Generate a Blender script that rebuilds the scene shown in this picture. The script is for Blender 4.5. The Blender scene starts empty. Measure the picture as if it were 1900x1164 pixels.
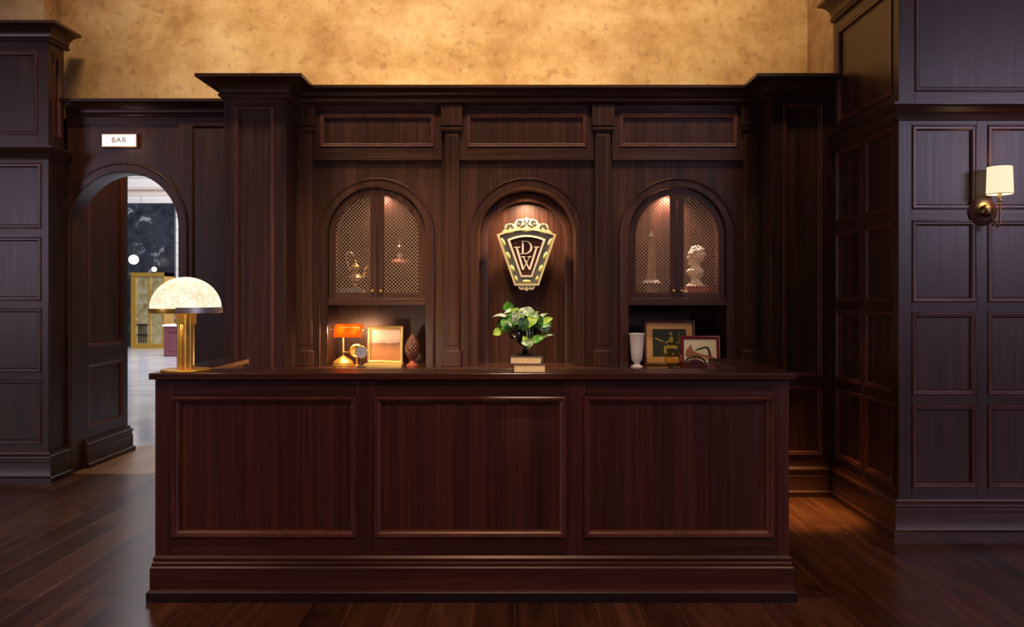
import bpy, bmesh, math, random
from mathutils import Vector, Matrix
random.seed(7)
PI = math.pi
sc = bpy.context.scene
C = sc.collection
FP = 1480.0; X0 = 955.0; Y0 = 546.0; CH = 1.45          # focal in px, principal column, horizon row, eye height

# ------------------------------------------------------------------ camera, world, lights, exposure
cam_d = bpy.data.cameras.new('camera'); cam = bpy.data.objects.new('camera', cam_d); C.objects.link(cam)
cam.location = (0, 0, CH); cam.rotation_euler = (PI/2, 0, 0)
cam_d.sensor_width = 36; cam_d.lens = FP/1900*36
cam_d.shift_x = (950-X0)/1900; cam_d.shift_y = -(582-Y0)/1900
cam_d.clip_start = 0.05; cam_d.clip_end = 200
sc.camera = cam
sc.view_settings.view_transform = 'Standard'; sc.view_settings.look = 'None'
sc.view_settings.gamma = 1; sc.view_settings.use_curve_mapping = False
sc.view_settings.exposure = 0.0
w = bpy.data.worlds.new('world'); sc.world = w; w.use_nodes = True
w.node_tree.nodes['Background'].inputs[0].default_value = (0.55, 0.50, 0.62, 1)
w.node_tree.nodes['Background'].inputs[1].default_value = 0.03

def light(name, kind, loc, energy, col, size=0.1, target=None, size_y=None, spot=None, blend=0.6):
    d = bpy.data.lights.new(name, kind); d.energy = energy; d.color = col
    if kind == 'AREA':
        d.size = size
        if size_y: d.shape = 'RECTANGLE'; d.size_y = size_y
    else: d.shadow_soft_size = size
    if kind == 'SPOT': d.spot_size = math.radians(spot); d.spot_blend = blend
    o = bpy.data.objects.new(name, d); C.objects.link(o); o.location = loc
    if target is not None:
        o.rotation_euler = (Vector(target)-Vector(loc)).to_track_quat('-Z', 'Y').to_euler()
    return o
COOL = (0.86, 0.72, 1.0); WARM = (1.0, 0.66, 0.36); AMB = (1.0, 0.55, 0.25)
light('window_light', 'AREA', (7.6, -3.2, 3.6), 175, COOL, 2.6, (3.3, 4.8, 2.0), 1.8)
light('window_light', 'AREA', (-8.2, -1.2, 2.5), 80, COOL, 1.8, (-3.9, 6.2, 1.5), 2.0)
wash = light('ceiling_wash', 'AREA', (-0.4, 3.9, 6.6), 58, (1.0, 0.75, 0.44), 5.2, (-0.4, 6.5, 3.45), 0.4); wash.data.spread = math.radians(50)
light('lounge_lamp', 'AREA', (-8.4, -1.0, 1.25), 9, (1.0, 0.7, 0.4), 0.7, (-3.9, 6.2, 1.3), 0.7)
light('cornice_lamp', 'AREA', (-0.35, 6.25, 3.06), 2.0, (1.0, 0.76, 0.46), 2.0, (-0.35, 6.6, 3.5), 0.05)
light('ceiling_spot', 'SPOT', (-1.0, 3.6, 4.6), 520, WARM, 0.04, (-1.0, 6.0, 1.15), None, 32, 1.0)
light('ceiling_spot', 'SPOT', (-0.2, 3.6, 4.6), 400, WARM, 0.04, (-0.25, 6.0, 1.15), None, 32, 1.0)
light('ceiling_spot', 'SPOT', (1.0, 3.6, 4.6), 170, WARM, 0.04, (0.85, 6.0, 1.2), None, 30, 1.0)
light('ceiling_spot', 'SPOT', (-0.3, 0.4, 4.4), 230, (1.0, 0.50, 0.28), 0.06, (-0.3, 3.8, 0.55), None, 52, 1.0)
light('ceiling_spot', 'SPOT', (0.05, 2.7, 4.4), 330, (1.0, 0.90, 0.72), 0.03, (0.05, 3.88, 1.22), None, 9, 0.6)
light('ceiling_spot', 'SPOT', (1.9, 4.9, 4.6), 1900, (1.0, 0.48, 0.15), 0.04, (1.86, 5.35, 0.0), None, 15, 1.0)
light('ceiling_spot', 'SPOT', (-2.9, 1.6, 4.6), 330, (1.0, 0.58, 0.34), 0.06, (-2.7, 4.6, 0.0), None, 44, 1.0)  # added fill to warm the floor at front left
light('ceiling_spot', 'SPOT', (2.6, 1.4, 4.6), 170, (1.0, 0.50, 0.28), 0.06, (2.3, 3.9, 0.0), None, 44, 1.0)  # added fill to warm the floor at front right
light('ceiling_spot', 'SPOT', (0.0, 0.6, 4.6), 150, (1.0, 0.50, 0.26), 0.06, (-0.1, 3.2, 0.0), None, 50, 1.0)
# daylight and lamps of the hall behind the arch
light('hall_light', 'AREA', (-7.5, 15.0, 7.5), 1150, (0.86, 0.90, 1.0), 7.0, (-7.6, 15.0, 0.0), 9.0)
light('desk_task_light', 'POINT', (-0.95, 4.55, 0.93), 13.0, (1.0, 0.68, 0.46), 0.05)
light('passage_warm_fill', 'SPOT', (-2.7, 7.0, 3.3), 45, (1.0, 0.5, 0.15), 0.05, (-3.58, 7.05, 2.4), None, 80, 1.0)  # added fill that warms the passage wall, no fitting stands there
light('hall_light', 'AREA', (-6.0, 17.0, 4.5), 260, (1.0, 0.92, 0.86), 3.0, (-9.8, 22.0, 2.5), 3.0)
# shelf and niche lamps
light('niche_lamp', 'SPOT', (0.092, 6.205, 2.24), 75, (1.0, 0.66, 0.42), 0.02, (0.092, 6.34, 1.3), None, 130, 0.9)
light('shelf_lamp', 'SPOT', (1.215, 6.345, 2.25), 60, (1.0, 0.60, 0.42), 0.02, (1.215, 6.33, 1.4), None, 140, 0.9)
light('shelf_lamp', 'SPOT', (-1.035, 6.345, 2.25), 22, (1.0, 0.60, 0.45), 0.02, (-1.035, 6.33, 1.4), None, 140, 0.9)

# ------------------------------------------------------------------ materials
def nodes(name):
    m = bpy.data.materials.new(name); m.use_nodes = True
    nt = m.node_tree; return m, nt, nt.nodes['Principled BSDF']
def N(nt, t, **kw):
    n = nt.nodes.new(t)
    for k, v in kw.items():
        if k.startswith('i_'): n.inputs[k[2:].replace('_', ' ')].default_value = v
        else: setattr(n, k, v)
    return n
def ramp(nt, stops):
    n = nt.nodes.new('ShaderNodeValToRGB'); cr = n.color_ramp
    while len(cr.elements) < len(stops): cr.elements.new(0.5)
    for e, (p, c) in zip(cr.elements, stops): e.position = p; e.color = (*c, 1)
    return n
def coords(nt, scale, rot=(0, 0, 0), obj=False, loc=(0, 0, 0)):
    mp = N(nt, 'ShaderNodeMapping'); mp.inputs['Scale'].default_value = scale; mp.inputs['Rotation'].default_value = rot
    mp.inputs['Location'].default_value = loc
    if obj:
        tc = N(nt, 'ShaderNodeTexCoord'); nt.links.new(tc.outputs['Object'], mp.inputs['Vector'])
    else:
        g = N(nt, 'ShaderNodeNewGeometry'); nt.links.new(g.outputs['Position'], mp.inputs['Vector'])
    return mp
def wood(name, scale, dark, mid, lite, rough=0.36, bump=0.05, coat=0.12):
    m, nt, b = nodes(name); L = nt.links
    mp = coords(nt, scale)
    n1 = N(nt, 'ShaderNodeTexNoise'); n1.inputs['Scale'].default_value = 1.0; n1.inputs['Detail'].default_value = 6; n1.inputs['Roughness'].default_value = 0.62; n1.inputs['Distortion'].default_value = 0.3
    L.new(mp.outputs[0], n1.inputs['Vector'])
    mp2 = coords(nt, tuple(s*0.16 for s in scale)); n2 = N(nt, 'ShaderNodeTexNoise'); n2.inputs['Scale'].default_value = 1; n2.inputs['Detail'].default_value = 3
    L.new(mp2.outputs[0], n2.inputs['Vector'])
    mx = N(nt, 'ShaderNodeMix'); mx.inputs['Factor'].default_value = 0.45
    L.new(n1.outputs['Fac'], mx.inputs['A']); L.new(n2.outputs['Fac'], mx.inputs['B'])
    r = ramp(nt, [(0.30, dark), (0.5, mid), (0.68, lite)]); L.new(mx.outputs['Result'], r.inputs[0])
    L.new(r.outputs[0], b.inputs['Base Color'])
    rr = N(nt, 'ShaderNodeMapRange'); rr.inputs['To Min'].default_value = rough-0.07; rr.inputs['To Max'].default_value = rough+0.12
    L.new(n1.outputs['Fac'], rr.inputs['Value']); L.new(rr.outputs[0], b.inputs['Roughness'])
    bp = N(nt, 'ShaderNodeBump'); bp.inputs['Strength'].default_value = bump; bp.inputs['Distance'].default_value = 0.004
    L.new(n1.outputs['Fac'], bp.inputs['Height']); L.new(bp.outputs[0], b.inputs['Normal'])
    b.inputs['Coat Weight'].default_value = coat; b.inputs['Coat Roughness'].default_value = 0.28
    return m
D_, M_, L_ = (0.017, 0.0065, 0.0040), (0.047, 0.0168, 0.0095), (0.090, 0.034, 0.020)
WV = wood('walnut_upright', (60, 60, 1.3), D_, M_, L_, bump=0.12)
WH = wood('walnut_level', (1.4, 1.4, 50), D_, M_, L_, bump=0.10)
D2, M2, L2 = (0.018, 0.0055, 0.004), (0.050, 0.0145, 0.009), (0.092, 0.026, 0.016)
DKV = wood('mahogany_upright', (70, 70, 1.0), D2, M2, L2)
DKH = wood('mahogany_level', (1.2, 1.2, 45), D2, M2, L2)
WM = wood('mahogany_moulding', (30, 30, 4), (0.045, 0.014, 0.009), (0.10, 0.032, 0.021), (0.15, 0.05, 0.032), 0.32)
WT = wood('mahogany_top', (1.4, 45, 45), (0.03, 0.010, 0.006), (0.062, 0.020, 0.012), (0.10, 0.034, 0.02), 0.2, 0.03, 0.6)
def plain(name, col, rough=0.5, metal=0.0, emit=None, es=1.0, noise=0.0, nscale=30, trans=0.0, ior=1.45, coat=0):
    m, nt, b = nodes(name)
    b.inputs['Base Color'].default_value = (*col, 1); b.inputs['Roughness'].default_value = rough; b.inputs['Metallic'].default_value = metal
    b.inputs['Coat Weight'].default_value = coat
    if trans: b.inputs['Transmission Weight'].default_value = trans; b.inputs['IOR'].default_value = ior
    if emit: b.inputs['Emission Color'].default_value = (*emit, 1); b.inputs['Emission Strength'].default_value = es
    if noise:
        mp = coords(nt, (nscale,)*3, obj=True); n = N(nt, 'ShaderNodeTexNoise'); n.inputs['Scale'].default_value = 1; n.inputs['Detail'].default_value = 5
        nt.links.new(mp.outputs[0], n.inputs['Vector'])
        r = ramp(nt, [(0.3, tuple(c*(1-noise) for c in col)), (0.7, tuple(min(1, c*(1+noise)) for c in col))])
        nt.links.new(n.outputs['Fac'], r.inputs[0]); nt.links.new(r.outputs[0], b.inputs['Base Color'])
    return m
def plaster():
    m, nt, b = nodes('golden_plaster'); L = nt.links
    mp = coords(nt, (0.8, 0.8, 0.9)); n1 = N(nt, 'ShaderNodeTexNoise'); n1.inputs['Scale'].default_value = 1.9; n1.inputs['Detail'].default_value = 10; n1.inputs['Roughness'].default_value = 0.72; n1.inputs['Distortion'].default_value = 0.15
    L.new(mp.outputs[0], n1.inputs['Vector'])
    mp2 = coords(nt, (14, 14, 14)); n2 = N(nt, 'ShaderNodeTexNoise'); n2.inputs['Scale'].default_value = 1; n2.inputs['Detail'].default_value = 5; L.new(mp2.outputs[0], n2.inputs['Vector'])
    r1 = ramp(nt, [(0.32, (0.36, 0.18, 0.06)), (0.47, (0.55, 0.33, 0.13)), (0.64, (0.74, 0.52, 0.26))]); L.new(n1.outputs['Fac'], r1.inputs[0])
    r2 = ramp(nt, [(0.30, (0.62, 0.55, 0.5)), (0.42, (1, 1, 1)), (0.7, (1.0, 1.0, 1.0))]); L.new(n2.outputs['Fac'], r2.inputs[0])
    mx = N(nt, 'ShaderNodeMix', data_type='RGBA', blend_type='MULTIPLY'); mx.inputs['Factor'].default_value = 0.6
    L.new(r1.outputs[0], mx.inputs['A']); L.new(r2.outputs[0], mx.inputs['B']); L.new(mx.outputs['Result'], b.inputs['Base Color'])
    b.inputs['Roughness'].default_value = 0.75
    bp = N(nt, 'ShaderNodeBump'); bp.inputs['Strength'].default_value = 0.15; bp.inputs['Distance'].default_value = 0.01; L.new(n2.outputs['Fac'], bp.inputs['Height']); L.new(bp.outputs[0], b.inputs['Normal'])
    return m
def floor_mat(name, c1, c2, c3, rough, mortar=(0.006, 0.003, 0.002), lite=(0.10, 0.045, 0.02), row=0.19):
    m, nt, b = nodes(name); L = nt.links
    g = N(nt, 'ShaderNodeNewGeometry'); sp = N(nt, 'ShaderNodeSeparateXYZ'); cb = N(nt, 'ShaderNodeCombineXYZ')
    L.new(g.outputs['Position'], sp.inputs[0]); L.new(sp.outputs['Y'], cb.inputs['X']); L.new(sp.outputs['X'], cb.inputs['Y'])
    br = N(nt, 'ShaderNodeTexBrick'); br.offset = 0.37; br.inputs['Scale'].default_value = 1; br.inputs['Brick Width'].default_value = 1.9; br.inputs['Row Height'].default_value = row
    br.inputs['Mortar Size'].default_value = 0.0022; br.inputs['Mortar Smooth'].default_value = 0.2; br.inputs['Bias'].default_value = 0.0
    br.inputs['Color1'].default_value = (0, 0, 0, 1); br.inputs['Color2'].default_value = (1, 1, 1, 1); br.inputs['Mortar'].default_value = (0.5, 0.5, 0.5, 1)
    L.new(cb.outputs[0], br.inputs['Vector'])
    mp = coords(nt, (16, 1.6, 10)); n1 = N(nt, 'ShaderNodeTexNoise'); n1.inputs['Scale'].default_value = 1; n1.inputs['Detail'].default_value = 6; n1.inputs['Distortion'].default_value = 0.8; L.new(mp.outputs[0], n1.inputs['Vector'])
    ad = N(nt, 'ShaderNodeMix'); ad.inputs['Factor'].default_value = 0.76; L.new(br.outputs['Color'], ad.inputs['A']); L.new(n1.outputs['Fac'], ad.inputs['B'])
    r = ramp(nt, [(0.25, c1), (0.5, c2), (0.75, c3)]); L.new(ad.outputs['Result'], r.inputs[0])
    mpk = coords(nt, (5, 3, 4)); n3 = N(nt, 'ShaderNodeTexNoise'); n3.inputs['Scale'].default_value = 1; n3.inputs['Detail'].default_value = 2; L.new(mpk.outputs[0], n3.inputs['Vector'])
    rk = ramp(nt, [(0.28, (0.25, 0.22, 0.2)), (0.38, (1, 1, 1))]); L.new(n3.outputs['Fac'], rk.inputs[0])
    mk = N(nt, 'ShaderNodeMix', data_type='RGBA', blend_type='MULTIPLY'); mk.inputs['Factor'].default_value = 0.7; L.new(r.outputs[0], mk.inputs['A']); L.new(rk.outputs[0], mk.inputs['B'])
    mo = N(nt, 'ShaderNodeMix', data_type='RGBA'); L.new(br.outputs['Fac'], mo.inputs['Factor']); L.new(mk.outputs['Result'], mo.inputs['A']); mo.inputs['B'].default_value = (*lite, 1)
    L.new(mo.outputs['Result'], b.inputs['Base Color'])
    b.inputs['Roughness'].default_value = rough
    bp = N(nt, 'ShaderNodeBump'); bp.inputs['Strength'].default_value = 0.25; bp.inputs['Distance'].default_value = 0.004; bp.invert = True
    L.new(br.outputs['Fac'], bp.inputs['Height'])
    bp2 = N(nt, 'ShaderNodeBump'); bp2.inputs['Strength'].default_value = 0.08; bp2.inputs['Distance'].default_value = 0.004; L.new(n1.outputs['Fac'], bp2.inputs['Height']); L.new(bp.outputs[0], bp2.inputs['Normal'])
    L.new(bp2.outputs[0], b.inputs['Normal'])
    return m
def mottled(name, stops, scale=3.0, rough=0.4, metal=0.0, detail=8, dist=1.5, emit=0.0):
    m, nt, b = nodes(name); L = nt.links
    mp = coords(nt, (scale,)*3); n1 = N(nt, 'ShaderNodeTexNoise'); n1.inputs['Scale'].default_value = 1; n1.inputs['Detail'].default_value = detail; n1.inputs['Distortion'].default_value = dist
    L.new(mp.outputs[0], n1.inputs['Vector']); r = ramp(nt, stops); L.new(n1.outputs['Fac'], r.inputs[0]); L.new(r.outputs[0], b.inputs['Base Color'])
    b.inputs['Roughness'].default_value = rough; b.inputs['Metallic'].default_value = metal
    if emit: L.new(r.outputs[0], b.inputs['Emission Color']); b.inputs['Emission Strength'].default_value = emit
    return m
def blocks(name, c1, c2, mort, w_, h_, rough=0.5):
    m, nt, b = nodes(name); L = nt.links
    g = N(nt, 'ShaderNodeNewGeometry'); sp = N(nt, 'ShaderNodeSeparateXYZ'); cb = N(nt, 'ShaderNodeCombineXYZ')
    L.new(g.outputs['Position'], sp.inputs[0]); L.new(sp.outputs['X'], cb.inputs['X']); L.new(sp.outputs['Z'], cb.inputs['Y'])
    br = N(nt, 'ShaderNodeTexBrick'); br.inputs['Scale'].default_value = 1; br.inputs['Brick Width'].default_value = w_; br.inputs['Row Height'].default_value = h_; br.inputs['Mortar Size'].default_value = 0.015
    br.inputs['Color1'].default_value = (*c1, 1); br.inputs['Color2'].default_value = (*c2, 1); br.inputs['Mortar'].default_value = (*mort, 1)
    L.new(cb.outputs[0], br.inputs['Vector']); L.new(br.outputs['Color'], b.inputs['Base Color']); b.inputs['Roughness'].default_value = rough
    return m
PLASTER = plaster()
FLOOR = floor_mat('dark_plank_floor', (0.030, 0.012, 0.006), (0.085, 0.034, 0.015), (0.16, 0.072, 0.032), 0.29, lite=(0.16, 0.085, 0.05))
FLOOR2 = floor_mat('tan_plank_floor', (0.25, 0.12, 0.055), (0.34, 0.18, 0.085), (0.42, 0.24, 0.12), 0.32, lite=(0.22, 0.11, 0.05), row=0.14)
MARBLE = mottled('pale_marble', [(0.3, (0.50, 0.50, 0.56)), (0.5, (0.62, 0.61, 0.66)), (0.7, (0.72, 0.70, 0.72))], 1.2, 0.12)
DARKMARBLE = mottled('dark_marble', [(0.35, (0.012, 0.014, 0.02)), (0.6, (0.035, 0.04, 0.055)), (0.66, (0.25, 0.26, 0.3)), (0.7, (0.04, 0.045, 0.06))], 1.6, 0.15)
WHITEBLOCK = blocks('white_stone_blocks', (0.72, 0.70, 0.70), (0.66, 0.63, 0.62), (0.4, 0.38, 0.38), 1.3, 0.36)
BRASS = plain('brass', (0.86, 0.56, 0.13), 0.30, 0.75)
OLDBRASS = plain('aged_brass', (0.42, 0.30, 0.14), 0.35, 1.0, noise=0.3, nscale=60)
PEWTER = plain('pewter_wire', (0.40, 0.29, 0.21), 0.5, 0.4)
STEEL = plain('nickel', (0.62, 0.62, 0.62), 0.38, 0.8)
BLACK = plain('black_glaze', (0.010, 0.009, 0.010), 0.18, coat=0.5)
BLACKM = plain('black_metal', (0.02, 0.017, 0.015), 0.4)
WHITE = plain('white_ceramic', (0.80, 0.77, 0.76), 0.3)
PLASTERW = plain('white_plaster_cast', (0.85, 0.80, 0.70), 0.55, noise=0.08, nscale=25)
PAGES = plain('cream_pages', (0.95, 0.74, 0.36), 0.7, noise=0.1, nscale=80)
REDC = plain('red_book_cloth', (0.35, 0.03, 0.03), 0.6)
DARKC = plain('dark_book_cloth', (0.03, 0.022, 0.022), 0.6)
GOLDF = plain('gilt_frame', (0.62, 0.44, 0.16), 0.32, 0.75, noise=0.15, nscale=40)

# ------------------------------------------------------------------ mesh helpers
class Fr:                                     # local (a, b, c) -> o + a*u + b*v + c*n
    def __init__(s, o=(0, 0, 0), u=(1, 0, 0), v=(0, 0, 1), n=(0, -1, 0)):
        s.o = Vector(o); s.u = Vector(u); s.v = Vector(v); s.n = Vector(n)
    def __call__(s, a, b, c): return s.o + s.u*a + s.v*b + s.n*c
def FY(d): return Fr((0, d, 0))               # plane facing the camera side at depth d
def FX(x, sgn): return Fr((x, 0, 0), (0, 1, 0), (0, 0, 1), (sgn, 0, 0))
WF = Fr((0, 0, 0), (1, 0, 0), (0, 1, 0), (0, 0, 1))      # a=x b=y c=z
class MB:
    def __init__(s): s.v = []; s.f = []; s.m = []
    def add(s, vs, fs, m=0):
        k = len(s.v); s.v += [Vector(p) for p in vs]
        for f in fs: s.f.append([k+i for i in f]); s.m.append(m)
    def box(s, F, a0, a1, b0, b1, c0, c1, m=0):
        vs = [F(a, b, c) for c in (c0, c1) for b in (b0, b1) for a in (a0, a1)]
        s.add(vs, [(0, 1, 3, 2), (4, 5, 7, 6), (0, 1, 5, 4), (2, 3, 7, 6), (0, 2, 6, 4), (1, 3, 7, 5)], m); return s
    def prism(s, F, poly, c0, c1, m=0):
        n = len(poly); vs = [F(a, b, c0) for a, b in poly]+[F(a, b, c1) for a, b in poly]
        s.add(vs, [list(range(n))[::-1], list(range(n, 2*n))]+[(i, (i+1) % n, n+(i+1) % n, n+i) for i in range(n)], m); return s
    def loops(s, rings, closed_ring=True, caps=True, closed_path=False, m=0):
        n = len(rings[0]); vs = [p for r in rings for p in r]; fs = []
        R = len(rings)
        for i in range(R if closed_path else R-1):
            j = (i+1) % R
            for k in range(n if closed_ring else n-1):
                l = (k+1) % n; fs.append((i*n+k, i*n+l, j*n+l, j*n+k))
        if caps and not closed_path and closed_ring:
            fs.append(list(range(n))[::-1]); fs.append(list(range((R-1)*n, R*n)))
        s.add(vs, fs, m); return s
    def lathe(s, prof, c=(0, 0, 0), seg=32, m=0, axis='z', F=None):
        F = F or WF; rings = []
        for r, z in prof:
            rings.append([F(c[0]+r*math.cos(t), c[1]+r*math.sin(t), c[2]+z) for t in [2*PI*i/seg for i in range(seg)]])
        return s.loops(rings, True, True, m=m)
    def tube(s, pts, r, seg=8, m=0, closed=False):
        pts = [Vector(p) for p in pts]; rings = []; up = None; n = len(pts)
        for i, p in enumerate(pts):
            a = pts[(i-1) % n] if (closed or i > 0) else p; b = pts[(i+1) % n] if (closed or i < n-1) else p
            t = (b-a).normalized()
            if up is None: up = t.orthogonal().normalized()
            up = (up - t*up.dot(t)).normalized(); sd = t.cross(up)
            rr = r[i] if isinstance(r, (list, tuple)) else r
            rings.append([p+up*rr*math.cos(q)+sd*rr*math.sin(q) for q in [2*PI*k/seg for k in range(seg)]])
        return s.loops(rings, True, True, closed, m)
    def ball(s, c, r, seg=16, m=0, sc_=(1, 1, 1)):
        prof = [(max(1e-4, math.sin(PI*i/seg*1.0))*r, -math.cos(PI*i/seg)*r) for i in range(seg+1)]
        rings = [[Vector((c[0]+q*math.cos(t)*sc_[0], c[1]+q*math.sin(t)*sc_[1], c[2]+z*sc_[2])) for t in [2*PI*k/(seg*2) for k in range(seg*2)]] for q, z in prof]
        return s.loops(rings, True, True, m=m)
    def sweep(s, prof, path, m=0, closed=False):      # prof: closed polygon (out, z); path xy, outward = right of travel
        P = [Vector((x, y)) for x, y in path]; n = len(P); rings = []
        for i in range(n):
            ns = []
            if closed or i > 0: d = (P[i]-P[i-1]).normalized(); ns.append(Vector((d.y, -d.x)))
            if closed or i < n-1: d = (P[(i+1) % n]-P[i]).normalized(); ns.append(Vector((d.y, -d.x)))
            if len(ns) == 2:
                mv = ns[0]+ns[1]; mv = mv/ (mv.length_squared/2) if mv.length > 1e-6 else ns[0]
            else: mv = ns[0]
            rings.append([Vector((P[i].x+mv.x*o, P[i].y+mv.y*o, z)) for o, z in prof])
        return s.loops(rings, True, True, closed, m)
    def rectsweep(s, F, a0, a1, b0, b1, prof, m=0):   # profile (t inward, c) round a rectangle
        rings = [[F(a0+t, b0+t, c), F(a1-t, b0+t, c), F(a1-t, b1-t, c), F(a0+t, b1-t, c)] for t, c in prof]
        n = 4; vs = [p for r in rings for p in r]; fs = []
        R = len(rings)
        for i in range(R):
            j = (i+1) % R
            for k in range(4): l = (k+1) % 4; fs.append((i*4+k, i*4+l, j*4+l, j*4+k))
        s.add(vs, fs, m); return s
    def archsweep(s, F, ca, cb, r, b0, prof, seg=40, m=0, full=True):   # profile (t outward, c) along legs + semicircle
        path = [(ca-r, b0, -1, 0)]+[(ca-r*math.cos(PI*i/seg), cb+r*math.sin(PI*i/seg), -math.cos(PI*i/seg), math.sin(PI*i/seg)) for i in range(seg+1)]+[(ca+r, b0, 1, 0)]
        rings = [[F(a+na*t, b+nb*t, c) for t, c in prof] for a, b, na, nb in path]
        return s.loops(rings, True, True, m=m)
    def archface(s, F, a0, a1, b0, b1, ca, cb, r, bopen, c0, c1, seg=40, m=0):  # board with an arched hole open at bopen
        s.box(F, a0, ca-r, b0, b1, c0, c1, m); s.box(F, ca+r, a1, b0, b1, c0, c1, m)
        if bopen > b0+1e-4: s.box(F, ca-r, ca+r, b0, bopen, c0, c1, m)
        arc = [(ca-r*math.cos(PI*i/seg), cb+r*math.sin(PI*i/seg)) for i in range(seg+1)]
        for i in range(seg):
            (x1, y1), (x2, y2) = arc[i], arc[i+1]
            vs = [F(x1, y1, c0), F(x2, y2, c0), F(x2, b1, c0), F(x1, b1, c0), F(x1, y1, c1), F(x2, y2, c1), F(x2, b1, c1), F(x1, b1, c1)]
            s.add(vs, [(0, 1, 2, 3), (4, 5, 6, 7), (0, 1, 5, 4), (2, 3, 7, 6)], m)
        return s
    def build(s, name, mats, parent=None, off=(0, 0, 0), smooth=35, bevel=0, merge=False, mods=None):
        me = bpy.data.meshes.new(name); off = Vector(off)
        if parent is not None and off.length == 0 and parent.get('_w'): off = Vector(parent['_w'])
        bm = bmesh.new(); vv = [bm.verts.new(p-off) for p in s.v]
        for f, mi in zip(s.f, s.m):
            try: q = bm.faces.new([vv[i] for i in f]); q.material_index = mi; q.smooth = True
            except ValueError: pass
        if merge: bmesh.ops.remove_doubles(bm, verts=bm.verts, dist=1e-6)
        bmesh.ops.recalc_face_normals(bm, faces=bm.faces)
        bm.to_mesh(me); bm.free()
        me.set_sharp_from_angle(angle=math.radians(smooth))
        for m in (mats if isinstance(mats, (list, tuple)) else [mats]): me.materials.append(m)
        o = bpy.data.objects.new(name, me); C.objects.link(o)
        if parent is not None: o.parent = parent
        else: o.location = off
        if bevel:
            b = o.modifiers.new('bevel', 'BEVEL'); b.width = bevel; b.segments = 2; b.limit_method = 'ANGLE'; b.angle_limit = math.radians(40)
        return o
def thing(name, label, cat, loc, group=None, world=False, rz=0, rx=0):
    o = bpy.data.objects.new(name, None); C.objects.link(o); o.location = loc; o.rotation_euler = (rx, 0, rz); o.empty_display_size = 0.1
    o['label'] = label; o['category'] = cat
    if group: o['group'] = group
    if world: o['_w'] = list(loc)                      # parts are given in world coordinates
    return o
def tag(o, label, cat, group=None):
    o['label'] = label; o['category'] = cat
    if group: o['group'] = group
    return o
def struct(o, label=None):
    o['kind'] = 'structure'
    if label: o['label'] = label
    return o
def xz(px, py, d): return ((px-X0)*d/FP, CH+(Y0-py)*d/FP)
MOULD = [(0, -0.016), (0, 0.004), (0.002, 0.008), (0.008, 0.009), (0.0105, 0.005), (0.024, 0.004), (0.028, 0.0), (0.032, -0.016)]
def panel_grid(mb, F, a0, a1, b0, b1, cols, rows, depth=0.016, back=0.04, mould=MOULD, mv=0, mh=1):
    mb.box(F, a0, a1, b0, b1, -back, -depth, mv)
    xs = [a0]+[x for c in cols for x in c]+[a1]
    for i in range(0, len(xs), 2):
        if xs[i+1]-xs[i] > 1e-3: mb.box(F, xs[i], xs[i+1], b0, b1, -depth, 0, mv)
    ys = [b0]+[y for r in rows for y in r]+[b1]
    for ca, cb in cols:
        for i in range(0, len(ys), 2):
            if ys[i+1]-ys[i] > 1e-3: mb.box(F, ca, cb, ys[i], ys[i+1], -depth, 0, mh)
        for ra, rb in rows:
            mb.rectsweep(F, ca, cb, ra, rb, [(t, c*1.0+0.0) for t, c in mould], 2)
def crown_prof(z1, h=0.13, o=0.125):                 # top z1
    z0 = z1-h
    p = [(0, z0), (0.018, z0), (0.026, z0+0.006), (0.032, z0+0.018), (0.026, z0+0.030), (0.020, z0+0.034)]
    for i in range(8):
        t = i/7*PI/2; p.append((0.024+(o-0.035)*(1-math.cos(t)), z0+0.036+(h-0.036-0.022)*math.sin(t)))
    p += [(o, z1-0.022), (o, z1), (0, z1)]
    return p
def base_prof(h=0.234, o=0.05):
    return [(0, 0), (o, 0), (o, 0.035), (o-0.012, 0.042), (o-0.016, 0.05), (o-0.016, h-0.085), (o-0.022, h-0.078), (o-0.022, h-0.055), (o-0.012, h-0.048), (o-0.014, h-0.036), (o-0.030, h-0.024), (o-0.034, h-0.014), (o-0.034, h), (0, h)]
def rail_prof(z0, z1, o=0.045):
    h = z1-z0
    return [(0, z0), (0.012, z0), (0.016, z0+h*.15), (0.026, z0+h*.3), (0.020, z0+h*.42), (0.030, z0+h*.55), (o, z0+h*.72), (o-0.008, z0+h*.8), (o, z0+h*.86), (o, z1), (0, z1)]

# ------------------------------------------------------------------ large structure
ZC = 3.0                                              # cornice top
DA, DP, DCOL, DPIL = 6.43, 6.17, 5.74, 6.0            # arch wall, left pier, columns, pilasters
CLa, CLb = -2.094, -1.644                             # left column x
CRa, CRb = 1.846, 2.296                               # right column x
PR = 2.30; DR = 4.78                                  # right pier inner x and front depth
XL = -3.606                                           # left pier side x
struct(MB().box(WF, -7, 6.5, -4, DA, -0.1, 0).build('floor', FLOOR))
struct(MB().box(WF, -7, CLa, DA, 7.6, -0.1, 0.0005).build('floor', FLOOR2))
struct(MB().box(WF, -16, 2, 7.6, 24, -0.1, 0).build('floor', MARBLE))
mb = MB(); mb.box(FY(6.53), -6.0, 4.4, 2.9, 6.4, -0.2, 0); mb.box(FY(6.53), CLa+0.04, 4.4, 0, 2.9, -0.2, 0)
mb.box(FY(6.30), -6.0, -3.716, 3.45, 6.4, -0.3, 0)
mb.box(FX(2.396, -1), 4.9, 6.6, 2.9, 6.4, -0.3, 0)
struct(mb.build('wall_back', PLASTER))
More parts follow.
